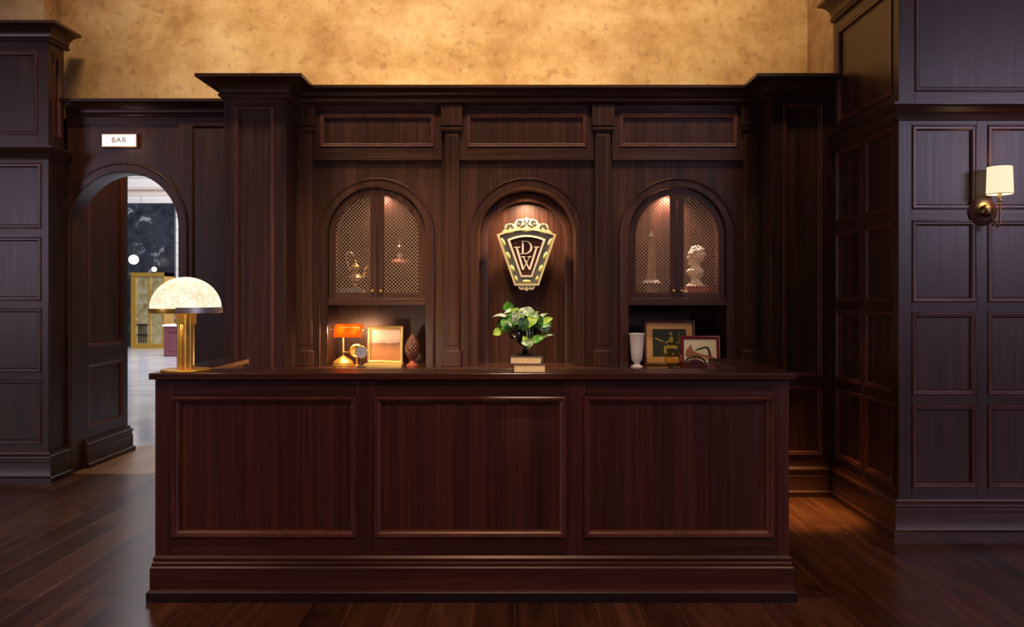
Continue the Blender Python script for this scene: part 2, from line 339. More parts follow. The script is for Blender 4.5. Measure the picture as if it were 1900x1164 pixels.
# right pier
ROWS = [(0.290, 0.791+0.05-0.001), (0.840+0.0, 1.340), (1.389, 1.896), (1.960, 2.464)]
ROWS = [(0.290, 0.785), (0.846, 1.340), (1.400, 1.892), (1.958, 2.464)]
cols = [(2.380+i*0.4525, 2.768+i*0.4525) for i in range(5)]
mb = MB(); panel_grid(mb, FY(DR), PR, 4.9, 0.0, 2.55, cols, ROWS)
panel_grid(mb, FY(DR), PR, 4.9, 2.55, 3.46, [(2.397, 3.42), (3.52, 4.6)], [(2.664, 3.33)])
mb.box(FY(DR), PR+0.05, 4.9, 0, 3.46, -0.9, -0.041)
panel_grid(mb, FX(PR, -1), DR+0.0405, 5.76, 0.0, 2.55, [(DR+0.055, DR+0.445), (DR+0.505, DR+0.93)], ROWS)
panel_grid(mb, FX(PR, -1), DR+0.0405, 5.76, 2.55, 3.46, [(DR+0.075, DR+0.90)], [(2.664, 3.33)])
wr = struct(mb.build('wall_right', [WV, WH, WM], bevel=0.0015))
pth = [(PR, 5.74), (PR, DR), (4.9, DR)]
struct(MB().sweep(crown_prof(3.53), pth).build('trim_1', WH))
struct(MB().sweep(rail_prof(2.49, 2.595), pth).build('trim_2', WH))
struct(MB().sweep(base_prof(), pth).build('baseboard_right', WH))
# left pier
rc = [(-3.66-0.388-i*0.4525, -3.66-i*0.4525) for i in range(3)][::-1]
mb = MB(); panel_grid(mb, FY(DP), -5.2, XL, 0, 2.55, rc, ROWS)
panel_grid(mb, FY(DP), -5.2, XL, 2.55, 3.46, [(-4.9, -3.69)], [(2.684, 3.33)])
mb.box(FY(DP), -5.2, XL-0.05, 0, 3.46, -0.21, -0.041)
panel_grid(mb, FX(XL, 1), DP+0.0405, DP+0.21, 2.55, 3.46, [(DP+0.06, DP+0.17)], [(2.684, 3.33)], back=0.03)
mb.box(FX(XL, 1), DP+0.0405, DP+0.26, 0, 2.55, -0.03, 0)
struct(mb.build('wall_left', [WV, WH, WM], bevel=0.0015))
pth = [(-5.2, DP), (XL, DP), (XL, DA-0.01)]
struct(MB().sweep(crown_prof(3.53), [(-5.2, DP), (XL, DP), (XL, DP+0.24)]).build('trim_3', WH))
struct(MB().sweep(rail_prof(2.49, 2.595), pth).build('trim_4', WH))
struct(MB().sweep(base_prof(), pth).build('baseboard_left', WH))
# arch wall
AX, AR, AZ = -3.142, 0.438, CH+(Y0-421)*DA/FP
FA = FY(DA)
mb = MB(); mb.archface(FA, XL, CLa+0.03, 0, 2.92, AX, AZ, AR, 0, -0.19, -0.001, seg=48)
# recessed plank between casing and column: raised frame around it
mb.box(FA, XL, CLa+0.03, 2.815, 2.92, -0.001, 0.014, 1)
mb.archsweep(FA, AX, AZ, AR, 0, [(0, -0.01), (0, 0.018), (0.004, 0.022), (0.062, 0.022), (0.066, 0.028), (0.074, 0.028), (0.080, 0.016), (0.084, -0.005)], seg=48)
mb.box(FA, AX+AR+0.0, AX+AR+0.10, 0, 2.815, -0.01, 0.014)
mb.rectsweep(FA, AX+AR+0.10, CLa+0.03, 0.28, 2.815, [(0, 0), (0, 0.014), (0.010, 0.014), (0.02, 0.004), (0.026, 0)])
struct(mb.build('wall_entry', [WV, WH, WM], bevel=0.0012), 'dark wood wall with an arched doorway leading to a bright hall')
struct(MB().sweep(crown_prof(ZC, 0.125, 0.12), [(XL+0.0, DA), (CLa, DA)]).build('trim_5', WH))
struct(MB().sweep(base_prof(), [(AX+AR+0.084, DA), (CLa, DA)]).build('baseboard_entry', WH))
# passage wall beyond the arch
FPW = FX(-3.58, 1)
mb = MB(); panel_grid(mb, FPW, DA+0.19, 7.38, 0, 3.4, [(DA+0.27, 7.30)], [(0.32, 0.86), (1.0, 3.1)], mould=[(t, c*0.6-0.006) for t, c in MOULD])
mb.box(FPW, DA+0.192, 7.38, 0, 3.4, -0.25, -0.041)
struct(mb.build('wall_passage', [WV, WH, WM], bevel=0.0015))
struct(MB().sweep(base_prof(), [(-3.58, DA+0.19), (-3.58, 7.38), (-3.83, 7.38)][::-1][::-1]).build('baseboard_passage', WH))
struct(MB().box(WF, -3.9, -2.2, DA+0.2, 7.38, 3.4, 3.5).build('ceiling', WV))
# far hall
struct(MB().box(WF, -2.0, -1.8, 6.74, 22.0, 0, 6).build('wall_east_unseen', plain('hall_brown', (0.07, 0.035, 0.018), 0.9)))  # unseen hall side, added dark so the passage wall reflects brown
struct(MB().box(FY(22.2), -16, 2, 0, 8, -0.2, 0).build('wall_far', WHITEBLOCK))
mb = MB(); mb.box(FY(22.1), -13.5, -9.43, 0, 3.97, -0.1, 0); struct(mb.build('trim_6', DARKMARBLE))
mb = MB(); mb.sweep(rail_prof(4.18, 4.42, 0.14), [(-16, 22.2), (2, 22.2)]); struct(mb.build('trim_7', plain('limestone', (0.60, 0.50, 0.44), 0.6)))

# ------------------------------------------------------------------ columns flanking the cabinet
def column(xa, xb, label, lret, rret):
    t = thing('panelled_column', label, 'column', ((xa+xb)/2, DCOL+0.2, 0), world=True)
    mb = MB(); mb.box(FY(DCOL), xa, xb, 0, 2.92, -(6.42-DCOL), -0.041)
    panel_grid(mb, FY(DCOL), xa, xb, 0, 2.92, [(xa+0.078, xb-0.085)], [(0.32, 0.81), (0.87, CH+(Y0-197)*DCOL/FP)])
    mb.build('shaft', [WV, WH, WM], t, bevel=0.0015)
    MB().sweep(crown_prof(ZC, 0.14, 0.15), [(xa, lret), (xa, DCOL), (xb, DCOL), (xb, rret)]).build('crown_moulding', WH, t)
    MB().sweep(base_prof(), [(xa, lret), (xa, DCOL), (xb, DCOL), (xb, rret)]).build('base_moulding', WH, t)
    return t
column(CLa, CLb, 'tall mahogany column with one long recessed panel, left of the arched cabinets, beside the arched doorway', 6.42, 5.99)
def column_r():
    t = thing('panelled_column', 'tall dark mahogany column with recessed panels, right of the arched cabinets, in the corner by the right wall', 'column', ((CRa+CRb)/2, DCOL+0.2, 0), world=True)
    mb = MB(); mb.box(FY(DCOL), CRa, CRb, 0, 2.92, -(6.6-DCOL), -0.04)
    panel_grid(mb, FY(DCOL), CRa, CRb, 0, 2.92, [(CRa+0.085, CRb-0.08)], [(0.29, 0.785), (0.855, CH+(Y0-192)*DCOL/FP)])
    mb.build('shaft', [WV, WH, WM], t, bevel=0.0015)
    MB().sweep(crown_prof(ZC, 0.14, 0.15), [(CRa, 5.99), (CRa, DCOL), (CRb, DCOL)]).build('crown_moulding', WH, t)
    MB().sweep(base_prof(), [(CRa, 5.99), (CRa, DCOL), (CRb-0.05, DCOL)]).build('base_moulding', WH, t)
column_r()

# ------------------------------------------------------------------ arched cabinets and niche
DF = 6.03                                             # bay face depth
KF = DF/FP
ZB = 0.905                                            # back worktop height
def arch_z(): return CH+(Y0-438)*KF
ZS = CH+(Y0-438)*KF                                    # spring line
RO = 90.5*KF
bays = [((582-X0)*KF, (820-X0)*KF, (699.5-X0)*KF), ((853-X0)*KF, (1101-X0)*KF, (977.5-X0)*KF), ((1135-X0)*KF, (1380-X0)*KF, (1256.5-X0)*KF)]
NB = 0.36                                             # niche depth
RING = [(0, -0.01), (0, 0.016), (0.003, 0.020), (0.052, 0.020), (0.055, 0.028), (0.062, 0.030), (0.066, 0.022), (0.072, 0.012), (0.074, -0.005)]
def bay(i, name, label, cat):
    a0, a1, ca = bays[i]; a0 -= 0.03; a1 += 0.03
    t = thing(name, label, cat, (ca, DF+0.2, ZB), world=True); F = FY(DF)
    mb = MB(); mb.archface(F, a0, a1, ZB, 2.9, ca, ZS, RO, ZB, -0.03, 0, seg=48)
    mb.build('face_board', [WV, WH, WM], t, bevel=0.001)
    MB().archsweep(F, ca, ZS, RO, ZB, RING, seg=56).build('arch_moulding', WV, t)
    # frieze panel
    zt, zb = 2.9, CH+(Y0-299)*KF
    mb = MB(); panel_grid(mb, Fr((0, DF-0.024, 0)), a0+0.03, a1-0.03, zb+0.028, zt, [(a0+0.03+0.055, a1-0.03-0.055)], [(CH+(Y0-274)*KF, CH+(Y0-213)*KF)], back=0.022, mould=[(q, c) for q, c in MOULD])
    mb.box(Fr((0, DF, 0)), a0+0.03, a1-0.03, zb, zb+0.028, 0, 0.03, 1)
    mb.build('frieze_panel', [WV, WH, WM], t, bevel=0.0015)
    return t, ca
def niche_shell(t, ca, z0, z1=None, name='interior', inner=0.0):
    F = FY(DF); mb = MB()
    r = RO+0.002
    if z1 is None:                                     # arched shell
        prof = [(0, -0.028), (0.02, -0.028), (0.02, -NB), (0, -NB)]
        mb.archsweep(F, ca, ZS, r, z0, prof, seg=48)
        mb.box(F, ca-r-0.01, ca+r+0.01, z0, ZS+r+0.01, -NB-0.02, -NB+0.0)
    else:
        mb.box(F, ca-r-0.02, ca-r, z0, z1, -NB, -0.028); mb.box(F, ca+r, ca+r+0.02, z0, z1, -NB, -0.028)
        mb.box(F, ca-r-0.02, ca+r+0.02, z0, z1, -NB-0.02, -NB)
    return mb.build(name, [WV, WH], t)
DKNOB = BRASS
def door_leaf(t, ca, side, zb):                        # side -1 left leaf, +1 right
    c_ = DF+0.004; F = Fr((ca, c_, 0)); R = RO-0.004; r2 = 77*KF; ms = 12.5*KF; rb = 11*KF
    s_ = side
    mb = MB(); c0, c1 = -0.024, -0.002
    def P(pts): return [(s_*x, z) for x, z in pts]
    th = math.acos(ms/r2); to = math.acos(ms/R); n = 24
    mb.prism(F, P([(r2, zb), (R, zb), (R, ZS), (r2, ZS)]), c0, c1)
    for i in range(n):
        p = [(q*math.cos(a), ZS+q*math.sin(a)) for q, a in ((r2, th*i/n), (R, to*i/n), (R, to*(i+1)/n), (r2, th*(i+1)/n))]
        mb.prism(F, P(p), c0, c1)
    tg = math.acos(0.002/R)
    top = [(R*math.cos(to+(tg-to)*k/4), ZS+R*math.sin(to+(tg-to)*k/4)) for k in range(5)]
    mb.prism(F, P([(ms, zb)]+top+[(0.002, zb)]), c0, c1)
    mb.prism(F, P([(ms, zb), (r2, zb), (r2, zb+rb), (ms, zb+rb)]), c0, c1, 1)
    d = mb.build('door', [WV, WH], t)
    d['label'] = 'left arched door leaf' if s_ < 0 else 'right arched door leaf'
    # lattice
    lm = MB(); p = 0.0276
    def inside(x, z):
        if x < ms or x > r2 or z < zb+rb: return False
        return z <= ZS or (x*x+(z-ZS)**2) <= r2*r2
    for sg in (1, -1):
        k = -60
        while k < 60:
            # line z = zb + sg*(x) + k*p
            ts = [x/2000 for x in range(int(ms*2000), int(r2*2000)+2)]
            ins = [x for x in ts if inside(x, zb+sg*x+k*p)]
            if len(ins) > 6:
                xa, xb = ins[0], ins[-1]; za, zz = zb+sg*xa+k*p, zb+sg*xb+k*p
                cc = -0.010-0.002*sg; wd = 0.0020
                nx, nz = -sg*wd*0.7071, wd*0.7071
                lm.prism(F, P([(xa+nx, za+nz), (xb+nx, zz+nz), (xb-nx, zz-nz), (xa-nx, za-nz)]), cc-0.0015, cc+0.0015)
            k += 1
    # fine bead holding the wire
    lat = lm.build('lattice', PEWTER, d); lat.location = (0, 0, 0)
    # d's verts were offset by t; make lattice local to d (same frame as t)
    return d
def fix_world_child(o, t):                             # o is a child of a part whose origin equals thing t
    w_ = Vector(t['_w'])
    for v in o.data.vertices: v.co -= w_
def knob(parent, t, x, y, z, r=0.011, mat=DKNOB):
    mb = MB(); F = Fr((x, y, z), (1, 0, 0), (0, 0, 1), (0, -1, 0))
    mb.lathe([(0.004, 0), (0.004, 0.010), (r*.7, 0.013), (r, 0.019), (r, 0.023), (r*.7, 0.028), (0.001, 0.030)], F=F, seg=20)
    o = mb.build('knob', mat, parent); fix_world_child(o, t); return o
ZD = CH+(Y0-554)*KF
def cab(i, label):
    t, ca = bay(i, 'arched_cabinet', label, 'cabinet')
    niche_shell(t, ca, ZD-0.03)
    F = FY(DF)
    MB().box(F, ca-RO-0.018, ca+RO+0.018, ZD-0.045, ZD-0.004, -NB, -0.002).box(F, ca-RO, ca+RO, ZD-0.052, ZD-0.001, -0.003, 0.010).build('shelf', WH, t, bevel=0.002)
    s2 = niche_shell(t, ca, ZB, ZD-0.05, 'open_niche')
    for s_ in (-1, 1):
        d = door_leaf(t, ca, s_, ZD)
        for ch in C.objects:
            pass
        lat = [o for o in bpy.data.objects if o.parent == d][0]; fix_world_child(lat, t)
        knob(d, t, ca+s_*7.5*KF, DF+0.006, CH+(Y0-540)*KF)
    return t, ca
c1, ca1 = cab(0, 'left wooden wall cabinet with arched lattice doors, the one over the lit amber lamp')
c3, ca3 = cab(2, 'right wooden wall cabinet with arched lattice doors, the one holding the white bust')
nt_, ca2 = bay(1, 'arched_niche', 'tall open arched wooden niche lit from above, between the two lattice door cabinets', 'niche')
niche_shell(nt_, ca2, ZB)
MB().archsweep(FY(DF), ca2, ZS-0.01, RO-0.062, ZB, [(0, -NB), (0, -NB+0.05), (0.03, -NB+0.06), (0.064, -NB+0.06), (0.064, -NB)], seg=48).build('inner_frame', WV, nt_)
# pilasters
for x0, x1, lab in ((548, 580, 'slim mahogany pilaster between the left column and the left lattice cabinet'), (825, 852, 'slim mahogany pilaster between the left lattice cabinet and the open niche'),
                    (1104, 1133, 'slim mahogany pilaster between the open niche and the right lattice cabinet'), (1380, 1410.2, 'slim mahogany pilaster between the right lattice cabinet and the right column')):
    kp = DPIL/FP; xa, xb = (x0-X0)*kp, (x1-X0)*kp
    t = thing('pilaster', lab, 'pilaster', ((xa+xb)/2, DPIL, ZB), world=True, group=None)
    mb = MB(); mb.box(FY(DPIL-0.006), xa, xb, ZB, 2.87, -0.035, 0)
    mb.box(FY(DPIL-0.012), xa+0.012, xb-0.012, ZB+0.16, CH+(Y0-250)*kp, -0.03, 0)
    mb.build('shaft', WV, t, bevel=0.003)
    zc = CH+(Y0-244)*kp
    mb = MB(); mb.sweep([(0, zc), (0.012, zc), (0.020, zc+0.010), (0.020, zc+0.024), (0.010, zc+0.036), (0.024, zc+0.040), (0.024, 2.873), (0, 2.873)], [(xa, DPIL+0.02), (xa, DPIL-0.006), (xb, DPIL-0.006), (xb, DPIL+0.02)])
    mb.build('capital', WV, t)
    MB().box(FY(DPIL-0.006), xa-0.012, xb+0.012, ZB, ZB+0.12, -0.03, 0.014).build('base_block', WV, t, bevel=0.004)
# cornice over the cabinets
z0 = 2.875
prof = [(0, z0), (0.05, z0), (0.056, z0+0.004)]
prof += [(0.060+0.026*math.sin(PI*k/8)+0.0, z0+0.028-0.024*math.cos(PI*k/8)) for k in range(1, 8)]
prof += [(0.054, z0+0.054)]
prof += [(0.056+0.07*(1-math.cos(k/6*PI/2)), z0+0.056+0.046*math.sin(k/6*PI/2)) for k in range(7)]
prof += [(0.130, ZC-0.020), (0.130, ZC), (-0.5, ZC), (-0.5, z0)]
struct(MB().sweep(prof, [(CLb, DF), (CRa, DF)]).build('trim_8', WH))
# credenza under the cabinets
t = thing('credenza', 'low mahogany base cabinet with a worktop under the arched cabinets, behind the desk', 'cabinet', (0.1, 6.0, 0), world=True)
mb = MB(); panel_grid(mb, FY(5.86), CLb, CRa, 0.08, ZB-0.035, [(CLb+0.08+i*0.575, CLb+0.08+i*0.575+0.50) for i in range(6)], [(0.15, ZB-0.1)])
mb.box(FY(5.9), CLb, CRa, 0, ZB-0.035, -0.15, 0)
mb.build('body', [WV, WH, WM], t, bevel=0.0015)
MB().box(FY(5.84), CLb, CRa, ZB-0.035, ZB, -(DF+NB-5.84), 0).build('worktop', WT, t, bevel=0.003)

# ------------------------------------------------------------------ reception desk
FD = FY(3.775); DX0, DX1 = -1.7018, 1.2983; ZT = 1.078; TX0, TX1 = -1.7174, 1.324
t = thing('reception_desk', 'long dark mahogany reception desk with three recessed front panels', 'desk', (-0.2, 3.9, 0), world=True)
KD = 3.775/FP
pc = [((319-X0)*KD, (662-X0)*KD), ((694-X0)*KD, (1050-X0)*KD), ((1084-X0)*KD, (1435-X0)*KD)]
pz = [(CH+(Y0-998)*KD, CH+(Y0-736)*KD)]
mb = MB()
xs = [DX0]+[x for c in pc for x in c]+[DX1]
for i in range(0, 8, 2): mb.box(FD, xs[i], xs[i+1], 0.04, ZT-0.032, -0.02, 0)
for a, b in pc:
    mb.box(FD, a, b, 0.04, pz[0][0], -0.02, 0, 1); mb.box(FD, a, b, pz[0][1], ZT-0.032, -0.02, 0, 1)
mb.box(FX(DX0, -1), 3.7955, 4.60, 0.04, ZT-0.032, -0.14, 0); mb.box(FX(DX1, 1), 3.7955, 4.60, 0.04, ZT-0.032, -0.14, 0)
mb.build('frame', [DKV, DKH, WM], t, bevel=0.0015)
DM = [(0, -0.012), (0, 0.008), (0.006, 0.014), (0.014, 0.012), (0.018, 0.004), (0.026, 0.0), (0.032, -0.008), (0.034, -0.018), (0.0, -0.018)]
for a, b in pc:
    mb = MB(); mb.box(FD, a, b, pz[0][0], pz[0][1], -0.03, -0.016); mb.rectsweep(FD, a, b, pz[0][0], pz[0][1], DM[:-1]+[(0.034, -0.018)], 1)
    mb.build('panel', [DKV, WM], t)
mb = MB(); poly = [(TX0, 3.74), (TX1, 3.74), (TX1, 4.62), (1.12, 4.62), (1.12, 3.985), (-1.535, 3.985), (-1.535, 4.61), (TX0, 4.61)]
mb.prism(WF, poly, ZT-0.030, ZT); mb.build('countertop', WT, t, bevel=0.003)
zp = 0.212
prof = [(0, 0.04), (0.026, 0.04), (0.026, 0.050), (0.018, 0.056), (0.018, zp-0.055), (0.012, zp-0.048), (0.012, zp-0.034), (0.006, zp-0.028), (0.008, zp-0.012), (0.0, zp)]
pth = [(DX0, 4.60), (DX0, 3.775), (DX1, 3.775), (DX1, 4.60)]
MB().sweep(prof, pth).build('plinth', DKH, t)
k = MB().sweep([(-0.02, 0), (0.027, 0), (0.030, 0.003), (0.030, 0.044), (0.026, 0.049), (-0.02, 0.049)], pth).build('toe_kick', plain('ebonised_wood', (0.012, 0.006, 0.007), 0.45), t)
mb = MB(); mb.box(WF, DX0+0.14, DX1-0.14, 3.80, 4.45, 0.0, 0.04); mb.box(WF, DX0+0.14, DX1-0.14, 3.99, 4.5, 0.70, 0.735)
mb.build('work_surface', WH, t)

# ------------------------------------------------------------------ reception desk lamp
def local(px, py, d, base):                              # offset of a point at depth d from a base point
    x, z = xz(px, py, d); return x-base[0], z-base[2]
def veined():
    m, nt, b = nodes('alabaster'); L = nt.links
    mp = coords(nt, (9, 9, 9), obj=True); n = N(nt, 'ShaderNodeTexNoise'); n.inputs['Scale'].default_value = 1; n.inputs['Detail'].default_value = 6; n.inputs['Distortion'].default_value = 2.2
    L.new(mp.outputs[0], n.inputs['Vector'])
    r = ramp(nt, [(0.36, (1.0, 0.88, 0.68)), (0.49, (0.95, 0.80, 0.57)), (0.51, (0.66, 0.48, 0.28)), (0.535, (0.94, 0.79, 0.56)), (0.65, (1.0, 0.90, 0.71))]); L.new(n.outputs['Fac'], r.inputs[0])
    L.new(r.outputs[0], b.inputs['Emission Color']); b.inputs['Emission Strength'].default_value = 1.12
    b.inputs['Base Color'].default_value = (0.3, 0.27, 0.22, 1); b.inputs['Roughness'].default_value = 0.4
    return m
lb = (xz(345, 690, 3.862)[0], 3.862, ZT)
t = thing('table_lamp', 'lit brass lamp with a veined white dome shade, at the left end of the desk', 'lamp', lb)
MB().lathe([(0.001, 0), (0.112, 0), (0.114, 0.003), (0.114, 0.008), (0.110, 0.010), (0.001, 0.010)], seg=48).build('base', BRASS, t)
mb = MB(); mb.lathe([(0.026, 0.010), (0.026, 0.285)], c=(0.014, 0.0, 0), seg=28); mb.lathe([(0.013, 0.010), (0.013, 0.285)], c=(-0.028, -0.006, 0), seg=20)
mb.box(WF, -0.040, 0.040, -0.02, 0.03, 0.225, 0.285)
mb.build('stem', BRASS, t, bevel=0.002)
R_ = 0.162; zr = 0.285
MB().lathe([(0.001, zr-0.004), (R_+0.002, zr-0.004), (R_+0.003, zr), (R_+0.003, zr+0.018), (R_-0.004, zr+0.020), (R_-0.01, zr+0.004), (0.001, zr+0.004)], seg=64).build('rim', BRASS, t)
dome = [(R_*math.cos(PI/2*i/18)+0.0005, zr+0.020+0.150*math.sin(PI/2*i/18)) for i in range(19)]
MB().lathe(dome, seg=64).build('lamp_shade', veined(), t)
rings = [[Vector((r*math.cos(a), r*math.sin(a), z)) for r, z in ((R_+0.0035, zr-0.003), (R_+0.006, zr-0.003), (R_+0.006, zr+0.024), (R_+0.0035, zr+0.024))] for a in [-PI/2+0.12+(PI/2+0.2)*k/20 for k in range(21)]]
o = MB().loops(rings).build('clip_band', STEEL, t); o['label'] = 'silvery band on the right half of the rim'
light('lamp_bulb', 'POINT', (lb[0], lb[1], lb[2]+zr-0.07), 3.0, (1.0, 0.72, 0.42), 0.06)
light('lamp_bulb', 'POINT', (lb[0]+0.0, lb[1]+0.0, lb[2]+zr+0.30), 2.0, (1.0, 0.75, 0.48), 0.10)

# ------------------------------------------------------------------ books, urn and plant on the desk
def book(name, label, loc, wx, dy, h, cover, rz=0, group=None, pages=PAGES, cat='book', spine='back'):
    t = thing(name, label, cat, loc, group, rz=rz)
    mb = MB(); c = 0.003
    mb.box(WF, -wx/2, wx/2, -dy/2, dy/2, 0, c).box(WF, -wx/2, wx/2, -dy/2, dy/2, h-c, h)
    if spine == 'left': mb.box(WF, -wx/2, -wx/2+c, -dy/2, dy/2, c, h-c)
    elif spine == 'front': mb.box(WF, -wx/2, wx/2, -dy/2, -dy/2+c, c, h-c)
    else: mb.box(WF, -wx/2, wx/2, dy/2-c, dy/2, c, h-c)
    mb.build('cover', cover, t, bevel=0.001)
    mb = MB(); e = 0.003
    x0 = -wx/2+(c if spine == 'left' else e); y0 = -dy/2+(c+0.0005 if spine == 'front' else e); y1 = dy/2-(c if spine == 'back' else e)
    mb.box(WF, x0+0.0005, wx/2-e, y0, y1-0.0005, c, h-c); mb.build('pages', pages, t)
    return t
bx = xz(982, 690, 3.86)[0]
BROWNC = plain('brown_book_cloth', (0.16, 0.05, 0.025), 0.6)
book('book', 'brown book with cream page edges lying flat on the desk, lowest under the black urn', (bx, 3.875, ZT), 0.152, 0.19, 0.038, BROWNC, 0.0, 'books under the urn', spine='left')
book('book', 'dark book with cream page edges, turned slightly, directly under the black urn', (bx-0.010, 3.885, ZT+0.038), 0.150, 0.17, 0.038, DARKC, -0.10, 'books under the urn', spine='left')
ux = xz(974, 650, 3.88)[0]; UZ = ZT+0.0765
t = thing('urn', 'glossy black footed urn holding a leafy plant, standing on two books on the desk', 'urn', (ux, 3.885, UZ))
MB().lathe([(0.001, 0), (0.036, 0), (0.037, 0.006), (0.030, 0.011), (0.020, 0.016), (0.012, 0.024), (0.010, 0.034), (0.016, 0.040), (0.015, 0.045), (0.028, 0.052), (0.046, 0.066), (0.057, 0.085), (0.060, 0.102), (0.058, 0.113), (0.067, 0.119), (0.069, 0.124), (0.064, 0.127), (0.058, 0.124), (0.054, 0.110), (0.001, 0.105)], seg=40).build('bowl', BLACK, t)
for s_ in (-1, 1):
    MB().tube([(s_*(0.056+0.020*math.sin(PI*k/8)), 0, 0.080+0.034*k/8) for k in range(9)], 0.004).build('handle', BLACK, t)
def leafmat(name, c1, c2, thr):
    m, nt, b = nodes(name); L = nt.links
    mp = coords(nt, (42, 42, 42), obj=True); n = N(nt, 'ShaderNodeTexNoise'); n.inputs['Scale'].default_value = 1; n.inputs['Detail'].default_value = 3; L.new(mp.outputs[0], n.inputs['Vector'])
    r = ramp(nt, [(thr-0.06, c1), (thr+0.06, c2)]); L.new(n.outputs['Fac'], r.inputs[0]); L.new(r.outputs[0], b.inputs['Base Color'])
    b.inputs['Roughness'].default_value = 0.4; b.inputs['Subsurface Weight'].default_value = 0.0
    return m
LG = leafmat('green_leaf', (0.09, 0.34, 0.03), (0.22, 0.58, 0.07), 0.5)
LD = leafmat('deep_green_leaf', (0.015, 0.075, 0.02), (0.05, 0.17, 0.04), 0.5)
LVv = leafmat('variegated_leaf', (0.25, 0.50, 0.12), (0.88, 0.95, 0.78), 0.52)
LY = leafmat('lime_leaf', (0.36, 0.66, 0.05), (0.62, 0.80, 0.14), 0.5)
pb = (ux, 3.885, UZ+0.112)
pt = thing('potted_plant', 'trailing green and cream variegated plant growing out of the black urn', 'plant', pb)
def leaf(mb, base, tip, nrm, wd, m, bend=0.15):
    base, tip, nrm = Vector(base), Vector(tip), Vector(nrm).normalized()
    ax = tip-base; Ln = ax.length; ax.normalize(); sd = ax.cross(nrm).normalized(); nn = sd.cross(ax).normalized()
    prof = [(0.0, 0.12), (0.04, 0.62), (0.14, 0.92), (0.28, 1.0), (0.45, 0.9), (0.62, 0.68), (0.8, 0.38), (0.92, 0.14), (1.0, 0.01)]
    rows = []
    for tt, wv in prof:
        c = base+ax*(tt*Ln)+nn*(bend*Ln*math.sin(tt*PI)*0.6-bend*Ln*tt*tt)
        back = ax*(-0.10*Ln if tt < 0.1 else 0)
        row = []
        for q in (-1, -0.5, 0, 0.5, 1):
            row.append(c+sd*(q*wv*wd/2)+nn*(abs(q)*wd*0.14)+back*abs(q))
        rows.append(row)
    th = nn*0.0006
    vs = [p+th for r in rows for p in r]+[p-th for r in rows for p in r]; n5 = len(rows)*5; fs = []
    for i in range(len(rows)-1):
        for k in range(4):
            a = i*5+k; fs.append((a, a+1, a+6, a+5)); fs.append((n5+a, n5+a+5, n5+a+6, n5+a+1))
    for i in range(len(rows)-1):
        for k in (0, 4): a = i*5+k; fs.append((a, a+5, n5+a+5, n5+a))
    mb.add(vs, fs, m)
# (leaf centre px, length px, direction deg in view, width px, depth offset, facing tilt, material)
LV = [(943, 566, 17, 100, 15, -.03, 0, 0), (946, 580, 22, 185, 13, -.05, 1, 2), (928, 588, 28, 172, 11, -.04, 1, 2), (957, 578, 18, 60, 13, -.07, 0, 3),
      (938, 606, 26, 235, 18, -.06, 0, 0), (921, 618, 16, 205, 12, -.07, 0, 3), (930, 600, 22, 200, 14, -.01, 0, 1), (958, 592, 26, 250, 18, -.08, 0, 2),
      (952, 601, 22, 250, 14, -.06, 0, 0), (972, 578, 28, 20, 13, -.03, 1, 2), (985, 581, 26, -15, 14, -.05, 0, 2), (978, 592, 22, 95, 16, -.02, 0, 1),
      (990, 594, 22, 265, 16, -.07, 0, 2), (1000, 600, 24, -40, 18, -.06, 0, 1), (994, 584, 18, 45, 12, .02, 1, 2), (1008, 588, 22, 40, 11, -.04, 1, 2),
      (1018, 594, 20, 25, 10, -.06, 0, 3), (1012, 612, 20, -60, 14, -.06, 0, 2), (1000, 606, 22, -80, 14, -.02, 0, 1), (970, 604, 24, 270, 16, -.09, 0, 1),
      (1001, 629, 26, 20, 11, -.09, 0, 0), (1018, 624, 22, 18, 6, -.09, 1, 2), (974, 630, 16, 120, 10, -.10, 0, 3), (981, 640, 18, 250, 11, -.11, 0, 2),
      (973, 637, 14, 170, 9, -.11, 0, 2), (966, 590, 22, 130, 16, .01, 0, 1), (950, 592, 20, 150, 14, .03, 0, 1), (1003, 594, 20, 10, 14, .03, 0, 1), (961, 584, 20, 90, 14, -.01, 0, 0), (986, 600, 20, 240, 14, -.09, 0, 3), (944, 612, 16, 240, 10, -.05, 0, 0)]
rl = random.Random(11)
for i in range(26):
    a = rl.uniform(0, PI); rr_ = rl.uniform(12, 44)
    LV.append((972+rr_*math.cos(a)*1.05, 607-rr_*math.sin(a)*0.62, rl.uniform(12, 18), math.degrees(a)+rl.uniform(-50, 50), rl.uniform(8, 13), rl.uniform(-.09, .05), rl.random() < .3, rl.choice([0, 0, 1, 2, 2, 3])))
mb = MB(); st = MB()
for (px, py, ln, ang, wd, dy, edge, m) in LV:
    d = 3.885+dy*0.8; k = d/FP; x, z = xz(px, py, d); a = math.radians(ang)
    c = Vector((x-pb[0], d-pb[1], z-pb[2])); dv = Vector((math.cos(a), random.uniform(-.25, .15), math.sin(a)))
    b0 = c-dv*(ln*k/2); t1 = c+dv*(ln*k/2)
    nrm = Vector((random.uniform(-.3, .3), -1, random.uniform(.25, .6))) if not edge else Vector((random.uniform(-.2, .2), -0.45, 1))
    leaf(mb, b0, t1, nrm, wd*k*1.4, m)
    root = Vector((max(-.045, min(.045, c.x*0.4)), max(-.04, min(.04, dy*.4)), 0.012))
    mid = (root+b0)/2+Vector((0, 0, 0.020+0.1*max(0, -b0.z)))
    if b0.z < 0.0: mid = Vector((b0.x*0.9+root.x*0.1, -0.085, 0.035))
    pts = [root*(1-q)**2+mid*2*q*(1-q)+b0*q*q for q in [i/6 for i in range(7)]]
    st.tube(pts, 0.0013, 6)
mb.build('leaves', [LG, LD, LVv, LY], pt, smooth=80)
st.build('stems', plain('green_stem', (0.20, 0.30, 0.10), 0.5), pt, smooth=80)
